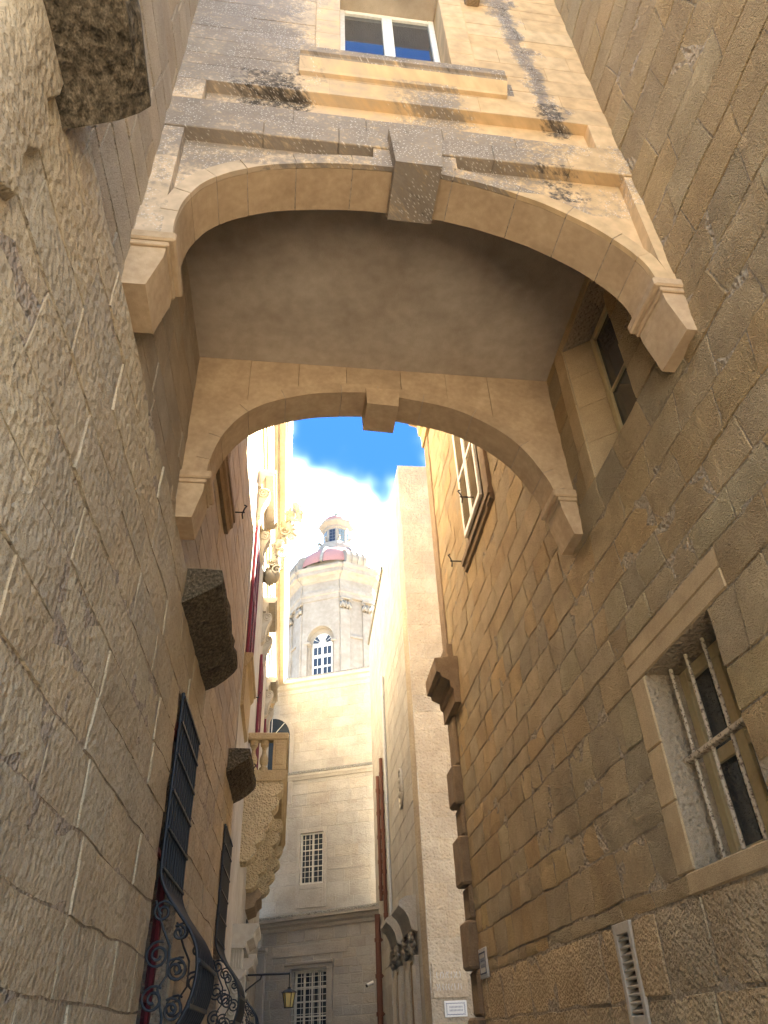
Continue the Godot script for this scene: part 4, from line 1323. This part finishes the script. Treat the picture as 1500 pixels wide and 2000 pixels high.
func build_corner_house() -> void:
	var at := Vector3(2.46, 0, -16.0)
	var t := thing("corner_house", "tall pale corner house past the side street with peach plastered lower front", "building", at)
	var wt := Transform3D(Basis(), at)
	var F := Transform3D(Basis(), Vector3.ZERO)
	var S := xf_right(0)
	var mb := Mb.new()
	slab(mb, Transform3D(Basis(), Vector3(0, 0, -0.012)), 0.0, 9.5, 0.0, 15.0, 0.8, [])
	part("front_wall", mb, M.corner, t)
	mb = Mb.new()
	slab(mb, xf_right(-0.012), 0.81, 10.4, 0.0, 14.35, 0.8, [])
	part("side_wall", mb, M.church, t)
	var list := lay(Transform3D(Basis(), Vector3(0, 0, -0.012)), wt, 0.0, 2.4, 1.0, 15.0, [], {"ch": [0.40, 0.48], "cw": [0.6, 1.0], "joint": 0.010, "depth": 0.012, "bevel": 0.006, "amp": 0.004, "wave": 0.01, "nx": 2, "ny": 2, "push": 0.002, "tilt": 0.02, "shade": [0.88, 1.0], "hue": 0.02, "mat": M.corner})
	list += lay(xf_right(-0.012), wt, 0.0, 10.4, 1.0, 14.35, [], {"ch": [0.40, 0.48], "cw": [0.7, 1.1], "joint": 0.008, "depth": 0.012, "bevel": 0.006, "amp": 0.004, "wave": 0.01, "nx": 2, "ny": 1, "push": 0.002, "tilt": 0.01, "shade": [0.9, 1.0], "hue": 0.015, "mat": M.church})
	commit(list, t, 260)
	mb = Mb.new()
	mb.xf = S
	box(mb, Vector3(3.8, 14.352, -0.5), Vector3(4.7, 14.9, 0.02), 0.03)
	part("chimney_block", mb, M.church, t)
	mb = Mb.new()
	run(mb, S, [[-0.5, 14.36], [0.05, 14.36], [0.06, 14.5], [-0.5, 14.52]], 4.71, 10.4)
	part("coping", mb, M.mossy, t)
	mb = Mb.new()
	box(mb, Vector3(3.6, 0, 0.001), Vector3(9.0, 16.0, 4.75))
	part("rear_wing", mb, M.corner, t)
	# two doorways on the side street face
	for u in [1.3, 3.95]:
		mb = Mb.new()
		run(mb, S, [[-0.02, 4.16], [0.20, 4.14], [0.36, 4.05], [0.37, 3.96], [0.25, 3.86], [0.17, 3.72], [0.12, 3.52], [-0.02, 3.46]], u, u + 1.55)
		part("door_hood", mb, M.church, t)
		for q in [u + 0.08, u + 1.2]:
			mb = Mb.new()
			mb.xf = S
			box(mb, Vector3(q, 0.0, -0.02), Vector3(q + 0.27, 3.05, 0.09), 0.02)
			box(mb, Vector3(q + 0.06, 0.2, 0.05), Vector3(q + 0.21, 2.9, 0.12), 0.03)
			part("door_pilaster", mb, M.church, t)
			mb = Mb.new()
			mb.xf = S
			for k in 5: lump(mb, Vector3(q + 0.13 + 0.06 * sin(k * 2.0), 3.12 + k * 0.075, 0.09 + 0.03 * (k % 2)), Vector3(0.13, 0.07, 0.07), k * 5.0 + u, 0.5)
			part("door_capital", mb, M.church, t)
		mb = Mb.new()
		mb.xf = S
		box(mb, Vector3(u + 0.36, 0.0, -0.01), Vector3(u + 1.19, 3.0, 0.03), 0.01)
		part("door", mb, M.brown_stone, t)
	# round carved medallion
	var md := part("medallion", Mb.new(), M.church, t)
	for r in [0.40, 0.30]:
		mb = Mb.new()
		mb.xf = S
		var ring := PackedVector3Array()
		for i in 25: ring.append(Vector3(2.75 + cos(TAU * i / 24) * r, 6.75 + sin(TAU * i / 24) * r * 1.15, 0.02))
		tube(mb, ring, 0.035, 6)
		part("ring", mb, M.church, md)
	mb = Mb.new()
	mb.xf = S
	for k in 5: lump(mb, Vector3(2.75 + 0.11 * sin(k * 2.4), 6.6 + 0.08 * k, 0.03), Vector3(0.12, 0.09, 0.05), k * 7.0, 0.4)
	part("carving", mb, M.church, md)

func build_church() -> void:
	var A := Vector3(2.46, 0, -25.8)
	var t := thing("church", "pale stone church closing the street, with octagonal drum, faded red dome and lantern", "church", A)
	var a := deg_to_rad(36.0)
	var L := Transform3D(Basis(Vector3(-cos(a), 0, -sin(a)), Vector3.UP, Vector3(-sin(a), 0, cos(a))), Vector3.ZERO)
	a = deg_to_rad(22.0)
	var U := Transform3D(Basis(Vector3(-cos(a), 0, -sin(a)), Vector3.UP, Vector3(-sin(a), 0, cos(a))), Vector3(0.1476, 0, -1.548))
	var wt := Transform3D(Basis(), A)
	var mb := Mb.new()
	var lw := Rect2(1.93, 1.5, 1.35, 2.05)
	slab(mb, L * Transform3D(Basis(), Vector3(0, 0, -0.012)), -1.5, 6.5, 0.0, 4.75, 0.8, [lw])
	part("lower_wall", mb, M.church, t)
	var list := lay(L * Transform3D(Basis(), Vector3(0, 0, -0.012)), wt, -1.0, 5.4, 1.0, 4.70, [lw, Rect2(1.68, 1.2, 1.83, 2.58)], {"ch": [0.25, 0.29], "cw": [0.42, 0.72], "joint": 0.014, "depth": 0.014, "bevel": 0.008, "amp": 0.006, "wave": 0.02, "nx": 2, "ny": 2, "push": 0.004, "tilt": 0.03, "ragged": 0.004, "shade": [0.87, 1.0], "hue": 0.03, "mat": M.church})
	commit(list, t, 200)
	for r in [[1.70, 1.45, 1.93, 3.60], [3.28, 1.45, 3.50, 3.60]]:
		mb = Mb.new()
		mb.xf = L
		box(mb, Vector3(r[0], r[1], -0.25), Vector3(r[2] - 0.001, r[3], 0.035), 0.008)
		part("window_jamb", mb, M.church, t)
	mb = Mb.new()
	run(mb, L, [[-0.25, 3.55], [0.035, 3.601], [0.045, 3.68], [0.09, 3.72], [0.10, 3.78], [-0.02, 3.80]], 1.66, 3.54)
	part("window_cornice", mb, M.church, t)
	sash(t, "window", L, lw, -0.22, 0.07, 4, 5, 0.05, M.white_paint, M.glass)
	var g := part("window_grid", Mb.new(), M.white_paint, t)
	for i in 9:
		mb = Mb.new()
		mb.xf = L
		tube(mb, PackedVector3Array([Vector3(1.95 + i * 0.163, 1.52, -0.05), Vector3(1.95 + i * 0.163, 3.54, -0.05)]), 0.012, 4)
		part("grid_bar", mb, M.white_paint, g)
	for j in 13:
		mb = Mb.new()
		mb.xf = L
		tube(mb, PackedVector3Array([Vector3(1.935, 1.58 + j * 0.163, -0.03), Vector3(3.275, 1.58 + j * 0.163, -0.03)]), 0.012, 4)
		part("grid_bar", mb, M.white_paint, g)
	mb = Mb.new()
	mb.xf = L
	box(mb, Vector3(1.17, 3.95, -0.01), Vector3(4.05, 4.25, 0.022), 0.006)
	part("wall_panel", mb, M.church, t)
	mb = Mb.new()
	mb.xf = L
	box(mb, Vector3(4.34, 0.0, -0.02), Vector3(4.80, 4.12, 0.08), 0.01)
	part("pilaster", mb, M.church, t)
	mb = Mb.new()
	run(mb, L, [[-0.02, 4.12], [0.10, 4.12], [0.12, 4.18], [0.15, 4.21], [0.15, 4.28], [-0.02, 4.28]], 4.28, 4.86)
	part("pilaster_cap", mb, M.church, t)
	mb = Mb.new()
	run(mb, L, [[-0.8, 4.72], [0.03, 4.70], [0.05, 4.80], [0.12, 4.86], [0.14, 4.95], [0.22, 4.98], [0.22, 5.06], [-0.8, 5.06]], -1.5, 6.5)
	part("cornice", mb, M.church, t)
	mb = Mb.new()
	run(mb, L, [[-2.2, 5.061], [0.23, 5.061], [0.20, 5.12], [-0.10, 5.20], [-2.2, 5.45]], -1.5, 6.5)
	part("mossy_ledge", mb, M.mossy, t)
	# upper body, set back
	var uw := Rect2(1.97, 6.155, 0.88, 1.685)
	mb = Mb.new()
	slab(mb, U * Transform3D(Basis(), Vector3(0, 0, -0.012)), -1.2, 7.0, 4.6, 13.36, 0.8, [uw])
	part("upper_wall", mb, M.church, t)
	list = lay(U * Transform3D(Basis(), Vector3(0, 0, -0.012)), wt, -1.0, 5.2, 5.3, 13.36, [uw, Rect2(1.85, 5.4, 1.12, 2.6)], {"ch": [0.36, 0.42], "cw": [0.6, 0.95], "joint": 0.008, "depth": 0.012, "bevel": 0.006, "amp": 0.006, "wave": 0.012, "nx": 2, "ny": 1, "push": 0.002, "tilt": 0.02, "shade": [0.88, 1.0], "hue": 0.02, "mat": M.church})
	commit(list, t, 150)
	for r in [[1.85, 5.42, 1.97, 7.99], [2.85, 5.42, 2.97, 7.99], [1.97, 7.84, 2.85, 7.99], [1.97, 6.0, 2.85, 6.155], [1.97, 5.42, 2.85, 5.99]]:
		mb = Mb.new()
		mb.xf = U
		box(mb, Vector3(r[0] + 0.001, r[1] + 0.001, -0.2), Vector3(r[2] - 0.001, r[3] - 0.001, 0.02), 0.006)
		part("window_jamb", mb, M.church, t)
	sash(t, "window", U, uw, -0.16, 0.05, 2, 3, 0.04, M.white_paint, M.sky_glass)
	g = part("window_grid", Mb.new(), M.white_paint, t)
	for i in 6:
		mb = Mb.new()
		mb.xf = U
		tube(mb, PackedVector3Array([Vector3(2.0 + i * 0.164, 6.16, -0.03), Vector3(2.0 + i * 0.164, 7.83, -0.03)]), 0.011, 4)
		part("grid_bar", mb, M.white_paint, g)
	for j in 10:
		mb = Mb.new()
		mb.xf = U
		tube(mb, PackedVector3Array([Vector3(1.975, 6.2 + j * 0.175, -0.015), Vector3(2.845, 6.2 + j * 0.175, -0.015)]), 0.011, 4)
		part("grid_bar", mb, M.white_paint, g)
	mb = Mb.new()
	run(mb, U, [[-0.02, 9.72], [0.04, 9.74], [0.07, 9.82], [0.10, 9.86], [0.10, 9.94], [-0.02, 9.95]], -1.2, 7.0)
	part("string_course", mb, M.church, t)
	mb = Mb.new()
	run(mb, U, [[-0.02, 9.951], [0.11, 9.951], [0.09, 10.02], [-0.02, 10.10]], -1.2, 7.0)
	part("mossy_ledge", mb, M.mossy, t)
	mb = Mb.new()
	run(mb, U, [[-0.5, 13.2], [0.02, 13.2], [0.03, 13.36], [0.10, 13.44], [0.12, 13.58], [0.20, 13.63], [0.20, 13.76], [-0.5, 13.76]], -1.2, 7.0)
	part("cornice", mb, M.church, t)
	mb = Mb.new()
	run(mb, U, [[-2.5, 13.761], [0.19, 13.761], [0.12, 13.86], [-0.3, 13.95], [-2.5, 14.3]], -1.2, 7.0)
	part("mossy_ledge", mb, M.mossy, t)
	# arched opening half hidden behind the palace
	var ap := PackedVector2Array()
	for i in 17: ap.append(Vector2(4.19 + cos(PI * i / 16) * 0.95, 11.5 + sin(PI * i / 16) * 0.95))
	ap.append(Vector2(3.24, 8.9)); ap.append(Vector2(5.14, 8.9))
	mb = Mb.new()
	mb.xf = U
	prism(mb, ap, Vector3.ZERO, Vector3(1, 0, 0), Vector3(0, 1, 0), Vector3(0, 0, 1), -0.02, 0.025)
	part("arch_surround", mb, M.church, t)
	ap = PackedVector2Array()
	for i in 17: ap.append(Vector2(4.19 + cos(PI * i / 16) * 0.78, 11.5 + sin(PI * i / 16) * 0.78))
	ap.append(Vector2(3.41, 8.9)); ap.append(Vector2(4.97, 8.9))
	mb = Mb.new()
	mb.xf = U
	prism(mb, ap, Vector3.ZERO, Vector3(1, 0, 0), Vector3(0, 1, 0), Vector3(0, 0, 1), -0.01, 0.032)
	part("arch_window", mb, M.sky_glass, t)
	for i in 5:
		mb = Mb.new()
		mb.xf = U
		var an := PI * i / 4
		tube(mb, PackedVector3Array([Vector3(4.19, 11.5, 0.035), Vector3(4.19 + cos(an) * 0.76, 11.5 + sin(an) * 0.76, 0.035)]), 0.018, 4)
		part("glazing_bar", mb, M.white_paint, t)
	build_dome(t, Vector3(2.2, 0, -49.6) - A)

func build_dome(t: Node3D, c: Vector3) -> void:
	var R := 3.55
	var ap := R * cos(PI / 8)
	var hw := R * sin(PI / 8)
	var corners := PackedFloat32Array()
	for i in 8: corners.append(i * PI / 4)
	var mb: Mb
	for k in 8:
		var phi := PI / 8 + k * PI / 4
		var F := Transform3D(Basis(Vector3(cos(phi), 0, -sin(phi)), Vector3.UP, Vector3(sin(phi), 0, cos(phi))), c + Vector3(sin(phi), 0, cos(phi)) * ap)
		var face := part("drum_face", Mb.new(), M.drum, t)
		if k % 2 == 1:
			var poly := PackedVector2Array([Vector2(-hw, 12), Vector2(-1.0, 12), Vector2(-1.0, 24.4)])
			for i in range(1, 16): poly.append(Vector2(-cos(PI * i / 16) * 1.0, 24.4 + sin(PI * i / 16) * 1.15))
			poly.append_array(PackedVector2Array([Vector2(1.0, 24.4), Vector2(1.0, 12), Vector2(hw, 12), Vector2(hw, 27.6), Vector2(-hw, 27.6)]))
			mb = Mb.new()
			mb.xf = F
			prism(mb, poly, Vector3.ZERO, Vector3(1, 0, 0), Vector3(0, 1, 0), Vector3(0, 0, 1), -0.62, 0.0)
			part("wall", mb, M.drum, face)
			mb = Mb.new()
			mb.xf = F
			box(mb, Vector3(-1.05, 12, -0.9), Vector3(1.05, 25.7, -0.5))
			part("recess", mb, M.drum, face)
			for s in [-1.0, 1.0]:
				mb = Mb.new()
				mb.xf = F
				box(mb, Vector3(minf(s * 0.78, s * 1.22), 24.25, -0.45), Vector3(maxf(s * 0.78, s * 1.22), 24.42, 0.06), 0.02)
				part("impost", mb, M.drum, face)
			var wp := PackedVector2Array()
			for i in 17: wp.append(Vector2(cos(PI * i / 16) * 0.74, 24.35 + sin(PI * i / 16) * 0.78))
			wp.append(Vector2(-0.74, 18)); wp.append(Vector2(0.74, 18))
			mb = Mb.new()
			mb.xf = F
			prism(mb, wp, Vector3.ZERO, Vector3(1, 0, 0), Vector3(0, 1, 0), Vector3(0, 0, 1), -0.52, -0.46)
			part("window_frame", mb, M.white_paint, face)
			for col in 4:
				for row in 7:
					var x: float = [-0.64, -0.335, 0.085, 0.39][col]
					var y := 23.55 - row * 0.66 - (0.16 if row % 2 == 1 else 0.0) - floorf(row / 2.0) * 0.22
					if y < 18.2: continue
					mb = Mb.new()
					mb.xf = F
					box(mb, Vector3(x, y, -0.47), Vector3(x + 0.255, y + 0.56, -0.44))
					part("pane", mb, M.sky_glass, face)
			for q in [[0.12, 0.52], [0.62, 1.0], [2.14, 2.52], [2.62, 3.02]]:
				var fan := PackedVector2Array()
				for i in 6:
					var an := lerpf(q[0], q[1], i / 5.0)
					fan.append(Vector2(cos(an) * 0.66 + (0.05 if cos(an) > 0 else -0.05), 24.38 + sin(an) * 0.70))
				for i in 6:
					var an := lerpf(q[1], q[0], i / 5.0)
					fan.append(Vector2(cos(an) * 0.24 + (0.05 if cos(an) > 0 else -0.05), 24.38 + sin(an) * 0.24))
				mb = Mb.new()
				mb.xf = F
				prism(mb, fan, Vector3.ZERO, Vector3(1, 0, 0), Vector3(0, 1, 0), Vector3(0, 0, 1), -0.47, -0.44)
				part("pane", mb, M.sky_glass, face)
		else:
			mb = Mb.new()
			mb.xf = F
			box(mb, Vector3(-hw, 12, -0.6), Vector3(hw, 27.6, 0.0))
			part("wall", mb, M.drum, face)
			for s in [-0.88, 0.88]:
				mb = Mb.new()
				mb.xf = F
				box(mb, Vector3(s - 0.37, 12, -0.02), Vector3(s + 0.37, 26.68, 0.13), 0.02)
				part("pilaster", mb, M.drum, face)
				mb = Mb.new()
				mb.xf = F
				for q in 7: lump(mb, Vector3(s - 0.36 + q * 0.12, 26.92 + 0.14 * (q % 2), 0.16), Vector3(0.10, 0.20, 0.12), q * 3.0 + k, 0.5)
				for e in [-0.38, 0.38]:
					tube(mb, spiral(Vector3(s + e, 27.38, 0.24), Vector3(1, 0, 0), Vector3(0, 1, 0), 0.14, 1.5, 0.0, signf(e)), 0.045, 5, 0.03)
				box(mb, Vector3(s - 0.42, 27.46, -0.02), Vector3(s + 0.42, 27.6, 0.27), 0.03)
				part("capital", mb, M.drum, face)
			mb = Mb.new()
			mb.xf = F
			box(mb, Vector3(-0.5, 24.55, -0.02), Vector3(0.5, 24.75, 0.10), 0.02)
			part("band", mb, M.drum, face)
			# entablature breaking forward over the pilasters
			mb = Mb.new()
			run(mb, F, [[-0.2, 27.601], [0.20, 27.601], [0.22, 27.95], [0.27, 28.0], [0.28, 28.30], [0.20, 28.34], [0.20, 29.05], [0.30, 29.15], [0.46, 29.40], [0.66, 29.52], [0.68, 29.85], [0.80, 29.98], [0.82, 30.16], [-0.2, 30.30]], -1.33, 1.33)
			part("entablature_break", mb, M.drum, face)
			# scroll buttress leaning on the dome
			var vb := part("scroll_buttress", Mb.new(), M.drum, t)
			for j in 7:
				var u0 := -0.84 + j * 0.24
				var rr := 0.0 if j % 2 == 0 else 0.07
				mb = Mb.new()
				mb.xf = F
				var p := PackedVector2Array()
				for i in 17:
					var an := lerpf(-0.6, PI + 0.3, i / 16.0)
					p.append(Vector2(-0.35 + cos(an) * (0.74 - rr), 31.15 + sin(an) * (0.78 - rr)))
				p.append(Vector2(-1.3, 30.28)); p.append(Vector2(0.1 - rr, 30.28))
				prism(mb, p, Vector3.ZERO, Vector3(0, 0, 1), Vector3(0, 1, 0), Vector3(1, 0, 0), u0, u0 + 0.235)
				part("rib", mb, M.drum, vb)
				if j == 0 or j == 6: continue
				mb = Mb.new()
				mb.xf = F
				p = PackedVector2Array()
				for i in 17:
					var an := lerpf(-0.4, PI + 0.6, i / 16.0)
					p.append(Vector2(-1.22 + cos(an) * (0.36 - rr * 0.6), 32.32 + sin(an) * (0.38 - rr * 0.6)))
				p.append(Vector2(-1.5, 31.2)); p.append(Vector2(-0.95, 31.3))
				prism(mb, p, Vector3.ZERO, Vector3(0, 0, 1), Vector3(0, 1, 0), Vector3(1, 0, 0), u0, u0 + 0.235)
				part("rib", mb, M.drum, vb)
	mb = Mb.new()
	lathe(mb, c, PackedVector2Array([Vector2(R - 0.3, 27.6), Vector2(R + 0.06, 27.6), Vector2(R + 0.08, 27.95), Vector2(R + 0.14, 28.0), Vector2(R + 0.15, 28.3), Vector2(R + 0.06, 28.34), Vector2(R + 0.06, 29.05), Vector2(R + 0.18, 29.15), Vector2(R + 0.34, 29.4), Vector2(R + 0.56, 29.52), Vector2(R + 0.58, 29.85), Vector2(R + 0.70, 29.98), Vector2(R + 0.72, 30.12)]), 8, corners)
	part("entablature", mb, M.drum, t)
	mb = Mb.new()
	lathe(mb, c, PackedVector2Array([Vector2(R + 0.721, 30.12), Vector2(R + 0.6, 30.2), Vector2(R - 0.35, 30.36)]), 8, corners)
	part("mossy_ledge", mb, M.mossy, t)
	mb = Mb.new()
	lathe(mb, c, PackedVector2Array([Vector2(R - 0.28, 30.3), Vector2(R - 0.28, 31.0), Vector2(R - 0.36, 31.15), Vector2(R - 0.8, 31.3)]), 8, corners)
	part("dome_base", mb, M.drum, t)
	mb = Mb.new()
	var prof := PackedVector2Array()
	for i in 19:
		var an := lerpf(0.05, 1.35, i / 18.0)
		prof.append(Vector2(cos(an) * 3.36, 30.75 + sin(an) * 2.65))
	lathe(mb, c, prof, 40)
	part("dome", mb, M.red_dome, t)
	for k in 8:
		mb = Mb.new()
		var an := k * PI / 4 + PI / 8
		var d := Vector3(sin(an), 0, cos(an))
		var q := PackedVector3Array()
		for p in prof: q.append(c + d * p.x + Vector3.UP * p.y)
		tube(mb, q, 0.13, 6)
		part("dome_rib", mb, M.drum, t)
	# lantern
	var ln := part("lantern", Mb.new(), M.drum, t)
	mb = Mb.new()
	lathe(mb, c, PackedVector2Array([Vector2(1.75, 32.8), Vector2(1.6, 33.6), Vector2(1.5, 33.9), Vector2(1.2, 34.05), Vector2(1.06, 34.1), Vector2(1.04, 35.45), Vector2(1.12, 35.5), Vector2(1.14, 35.7), Vector2(1.30, 35.82), Vector2(1.46, 35.95), Vector2(1.48, 36.1), Vector2(1.25, 36.2)]), 8, corners)
	part("body", mb, M.drum, ln)
	for k in 8:
		var phi := PI / 8 + k * PI / 4
		var F := Transform3D(Basis(Vector3(cos(phi), 0, -sin(phi)), Vector3.UP, Vector3(sin(phi), 0, cos(phi))), c + Vector3(sin(phi), 0, cos(phi)) * 0.965)
		mb = Mb.new()
		mb.xf = F
		for q in 2:
			for r in 4: box(mb, Vector3(-0.25 + q * 0.26, 34.16 + r * 0.30, -0.05), Vector3(-0.01 + q * 0.26, 34.43 + r * 0.30, 0.022))
		part("window", mb, M.sky_glass, ln)
		mb = Mb.new()
		mb.xf = F
		tube(mb, spiral(Vector3(-0.40, 34.2, 0.32), Vector3(0, 0, 1), Vector3(0, 1, 0), 0.24, 1.5, 0.5, 1.0), 0.06, 5)
		part("scroll", mb, M.drum, ln)
	mb = Mb.new()
	lathe(mb, c, PackedVector2Array([Vector2(1.25, 36.18), Vector2(1.18, 36.42), Vector2(0.98, 36.68), Vector2(0.66, 36.90), Vector2(0.35, 37.02), Vector2(0.22, 37.15), Vector2(0.0, 37.2)]), 24)
	part("cupola", mb, M.red_dome, ln)
	mb = Mb.new()
	lump(mb, c + Vector3(0, 37.38, 0), Vector3(0.17, 0.19, 0.17), 1.0, 0.0)
	tube(mb, PackedVector3Array([c + Vector3(0, 37.3, 0), c + Vector3(0, 38.55, 0)]), 0.045, 6)
	tube(mb, PackedVector3Array([c + Vector3(-0.30, 38.15, 0), c + Vector3(0.30, 38.15, 0)]), 0.04, 6)
	part("cross", mb, M.copper, ln)
	mb = Mb.new()
	tube(mb, PackedVector3Array([c + Vector3(-0.12, 37.2, 0), c + Vector3(-0.12, 39.7, 0)]), 0.012, 4)
	part("lightning_rod", mb, M.copper, ln)

func pipe(called: String, label: String, x: float, z: float, y0: float, y1: float, r: float, m: Material, step: float) -> void:
	var t := thing(called, label, "pipe", Vector3(x, 0, z))
	var mb := Mb.new()
	tube(mb, PackedVector3Array([Vector3(0, y0, 0), Vector3(0, y1, 0)]), r, 10)
	part("pipe_run", mb, m, t)
	var y := y0 + step * 0.5
	while y < y1:
		mb = Mb.new()
		tube(mb, PackedVector3Array([Vector3(0, y - 0.05, 0), Vector3(0, y + 0.05, 0)]), r * 1.28, 10)
		box(mb, Vector3(r * 0.5, y - 0.02, -0.015), Vector3(2.46 - x + 0.01, y + 0.02, 0.015))
		part("collar", mb, m, t)
		y += step

func build_small_things() -> void:
	var g := grille(Vector3(XL, 0, -5.84), "bellied iron grille with scrolls, nearest and largest on the left wall")
	var g2 := g.duplicate() as Node3D
	g2.name = "window_grille_001"
	add_child(g2)
	g2.position = Vector3(XL, 0, -10.26)
	g2.set_meta("label", "second bellied iron grille, at the far end of the rough left wall")
	var g3 := g.duplicate() as Node3D
	g3.name = "window_grille_002"
	add_child(g3)
	g3.position = Vector3(-1.18, -0.08, -18.6)
	g3.set_meta("label", "small distant iron grille below the wall lantern on the palace")
	pipe("drainpipe", "long red-brown clay drainpipe reaching the upper ledge, nearer of the two", 2.40, -22.9, 4.2, 8.8, 0.055, M.pipe_red, 0.55)
	pipe("drainpipe", "shorter red-brown clay drainpipe beside the church wall, further of the two", 2.40, -24.1, 5.0, 8.6, 0.055, M.pipe_red, 0.7)
	pipe("drainpipe", "thick red-brown drainpipe at street level by the security camera", 2.33, -24.7, 0.0, 4.72, 0.085, M.pipe_red, 0.9)
	pipe("drainpipe", "thin pale grey pipe running high up the corner house side", 2.41, -21.7, 0.0, 11.0, 0.045, M.pipe_grey, 1.6)
	# wall lantern on its bracket
	var t := thing("wall_lantern", "black iron lantern with amber glass hanging from a wall bracket", "lantern", Vector3(-1.16, 2.78, -17.0))
	var mb := Mb.new()
	tube(mb, PackedVector3Array([Vector3(0, 0, 0), Vector3(1.0, 0, 0)]), 0.018, 6)
	tube(mb, PackedVector3Array([Vector3(0, -0.30, 0), Vector3(0.12, -0.29, 0), Vector3(0.24, -0.20, 0), Vector3(0.36, -0.12, 0), Vector3(0.44, -0.07, 0), Vector3(0.46, 0.0, 0)]), 0.014, 6)
	tube(mb, PackedVector3Array([Vector3(0, -0.42, 0), Vector3(0, 0.08, 0)]), 0.016, 6)
	tube(mb, PackedVector3Array([Vector3(1.0, 0.02, 0), Vector3(1.0, -0.26, 0)]), 0.012, 6)
	part("bracket", mb, M.black_iron, t)
	var sq := PackedFloat32Array([0.4, 0.4 + PI / 3, 0.4 + TAU / 3, 0.4 + PI, 0.4 + 2 * TAU / 3, 0.4 + 5 * PI / 3])
	mb = Mb.new()
	lathe(mb, Vector3(1.0, 0, 0), PackedVector2Array([Vector2(0.0, -0.21), Vector2(0.03, -0.22), Vector2(0.035, -0.25), Vector2(0.10, -0.275), Vector2(0.150, -0.305), Vector2(0.150, -0.315), Vector2(0.0, -0.316)]), 6, sq)
	part("cap", mb, M.black_iron, t)
	mb = Mb.new()
	lathe(mb, Vector3(1.0, 0, 0), PackedVector2Array([Vector2(0.118, -0.317), Vector2(0.072, -0.54), Vector2(0.0, -0.541)]), 6, sq)
	part("glass", mb, M.amber, t)
	mb = Mb.new()
	for a in sq:
		var d := Vector3(sin(a), 0, cos(a))
		tube(mb, PackedVector3Array([Vector3(1.0, -0.315, 0) + d * 0.123, Vector3(1.0, -0.56, 0) + d * 0.075]), 0.009, 4)
	lathe(mb, Vector3(1.0, 0, 0), PackedVector2Array([Vector2(0.0, -0.542), Vector2(0.085, -0.542), Vector2(0.085, -0.56), Vector2(0.0, -0.561)]), 6, sq)
	part("cage", mb, M.black_iron, t)
	# security camera
	t = thing("security_camera", "small white bullet security camera fixed to the church wall", "camera", Vector3(2.15, 3.02, -25.35))
	mb = Mb.new()
	tube(mb, PackedVector3Array([Vector3(-0.13, -0.06, 0.10), Vector3(0.06, 0.02, 0.02)]), 0.05, 10)
	part("housing", mb, M.white_paint, t)
	mb = Mb.new()
	tube(mb, PackedVector3Array([Vector3(-0.15, -0.068, 0.108), Vector3(-0.128, -0.059, 0.099)]), 0.042, 10)
	part("lens", mb, M.dark, t)
	mb = Mb.new()
	tube(mb, PackedVector3Array([Vector3(0.03, 0.0, 0.03), Vector3(0.08, -0.01, -0.12), Vector3(0.08, 0.0, -0.30)]), 0.02, 6)
	part("arm", mb, M.white_paint, t)
	# street plaques
	street_tile(Transform3D(Basis(), Vector3(2.90, 2.07, -15.985)), 0.42, 0.25, "white street name tile with scalloped dark border on the corner house front")
	street_tile(Transform3D(Basis(Vector3(0, 0, -1), Vector3.UP, Vector3(-1, 0, 0)), Vector3(2.30, 2.38, -10.45)), 0.42, 0.32, "pale street tile low on the right house wall, near its far corner")
	t = thing("stone_plaque", "worn inscribed stone plaque above the white street tile", "plaque", Vector3(2.83, 2.52, -15.985))
	mb = Mb.new()
	box(mb, Vector3(-0.33, -0.28, -0.01), Vector3(0.33, 0.28, 0.015), 0.01)
	part("slab", mb, M.corner, t)
	for row in 2:
		for k in 9:
			mb = Mb.new()
			var x := -0.24 + k * 0.055 + rng.randf_range(-0.008, 0.008)
			var y := 0.08 - row * 0.19
			tube(mb, PackedVector3Array([Vector3(x, y - 0.05, 0.015), Vector3(x + rng.randf_range(-0.02, 0.03), y, 0.016), Vector3(x + rng.randf_range(-0.01, 0.03), y + 0.05, 0.015)]), 0.006, 4)
			part("worn_mark", mb, M.pipe_grey, t)

func street_tile(X: Transform3D, w: float, h: float, label: String) -> void:
	var t := thing("street_tile", label, "sign", X.origin)
	t.basis = X.basis
	var mb := Mb.new()
	box(mb, Vector3(-w / 2, -h / 2, -0.01), Vector3(w / 2, h / 2, 0.018), 0.008)
	part("tile", mb, M.tile, t)
	mb = Mb.new()
	var ring := PackedVector3Array()
	var k := 48
	for i in k + 1:
		var f := fposmod(i * 4.0 / k, 4.0)
		var s := f - floorf(f)
		var a := Vector2(w * 0.40, h * 0.34)
		var p := Vector2.ZERO
		if f < 1.0: p = Vector2(lerpf(-a.x, a.x, s), a.y)
		elif f < 2.0: p = Vector2(a.x, lerpf(a.y, -a.y, s))
		elif f < 3.0: p = Vector2(lerpf(a.x, -a.x, s), -a.y)
		else: p = Vector2(-a.x, lerpf(-a.y, a.y, s))
		p *= 1.0 + 0.05 * (1 if i % 2 == 0 else -1)
		ring.append(Vector3(p.x, p.y, 0.019))
	tube(mb, ring, 0.006, 4)
	part("border", mb, M.ink, t)
	for row in 2:
		for q in 10:
			mb = Mb.new()
			var x := -w * 0.27 + q * w * 0.06
			box(mb, Vector3(x, h * (0.05 - row * 0.2), 0.017), Vector3(x + w * 0.025, h * (0.17 - row * 0.2), 0.0195))
			part("worn_mark", mb, M.ink, t)
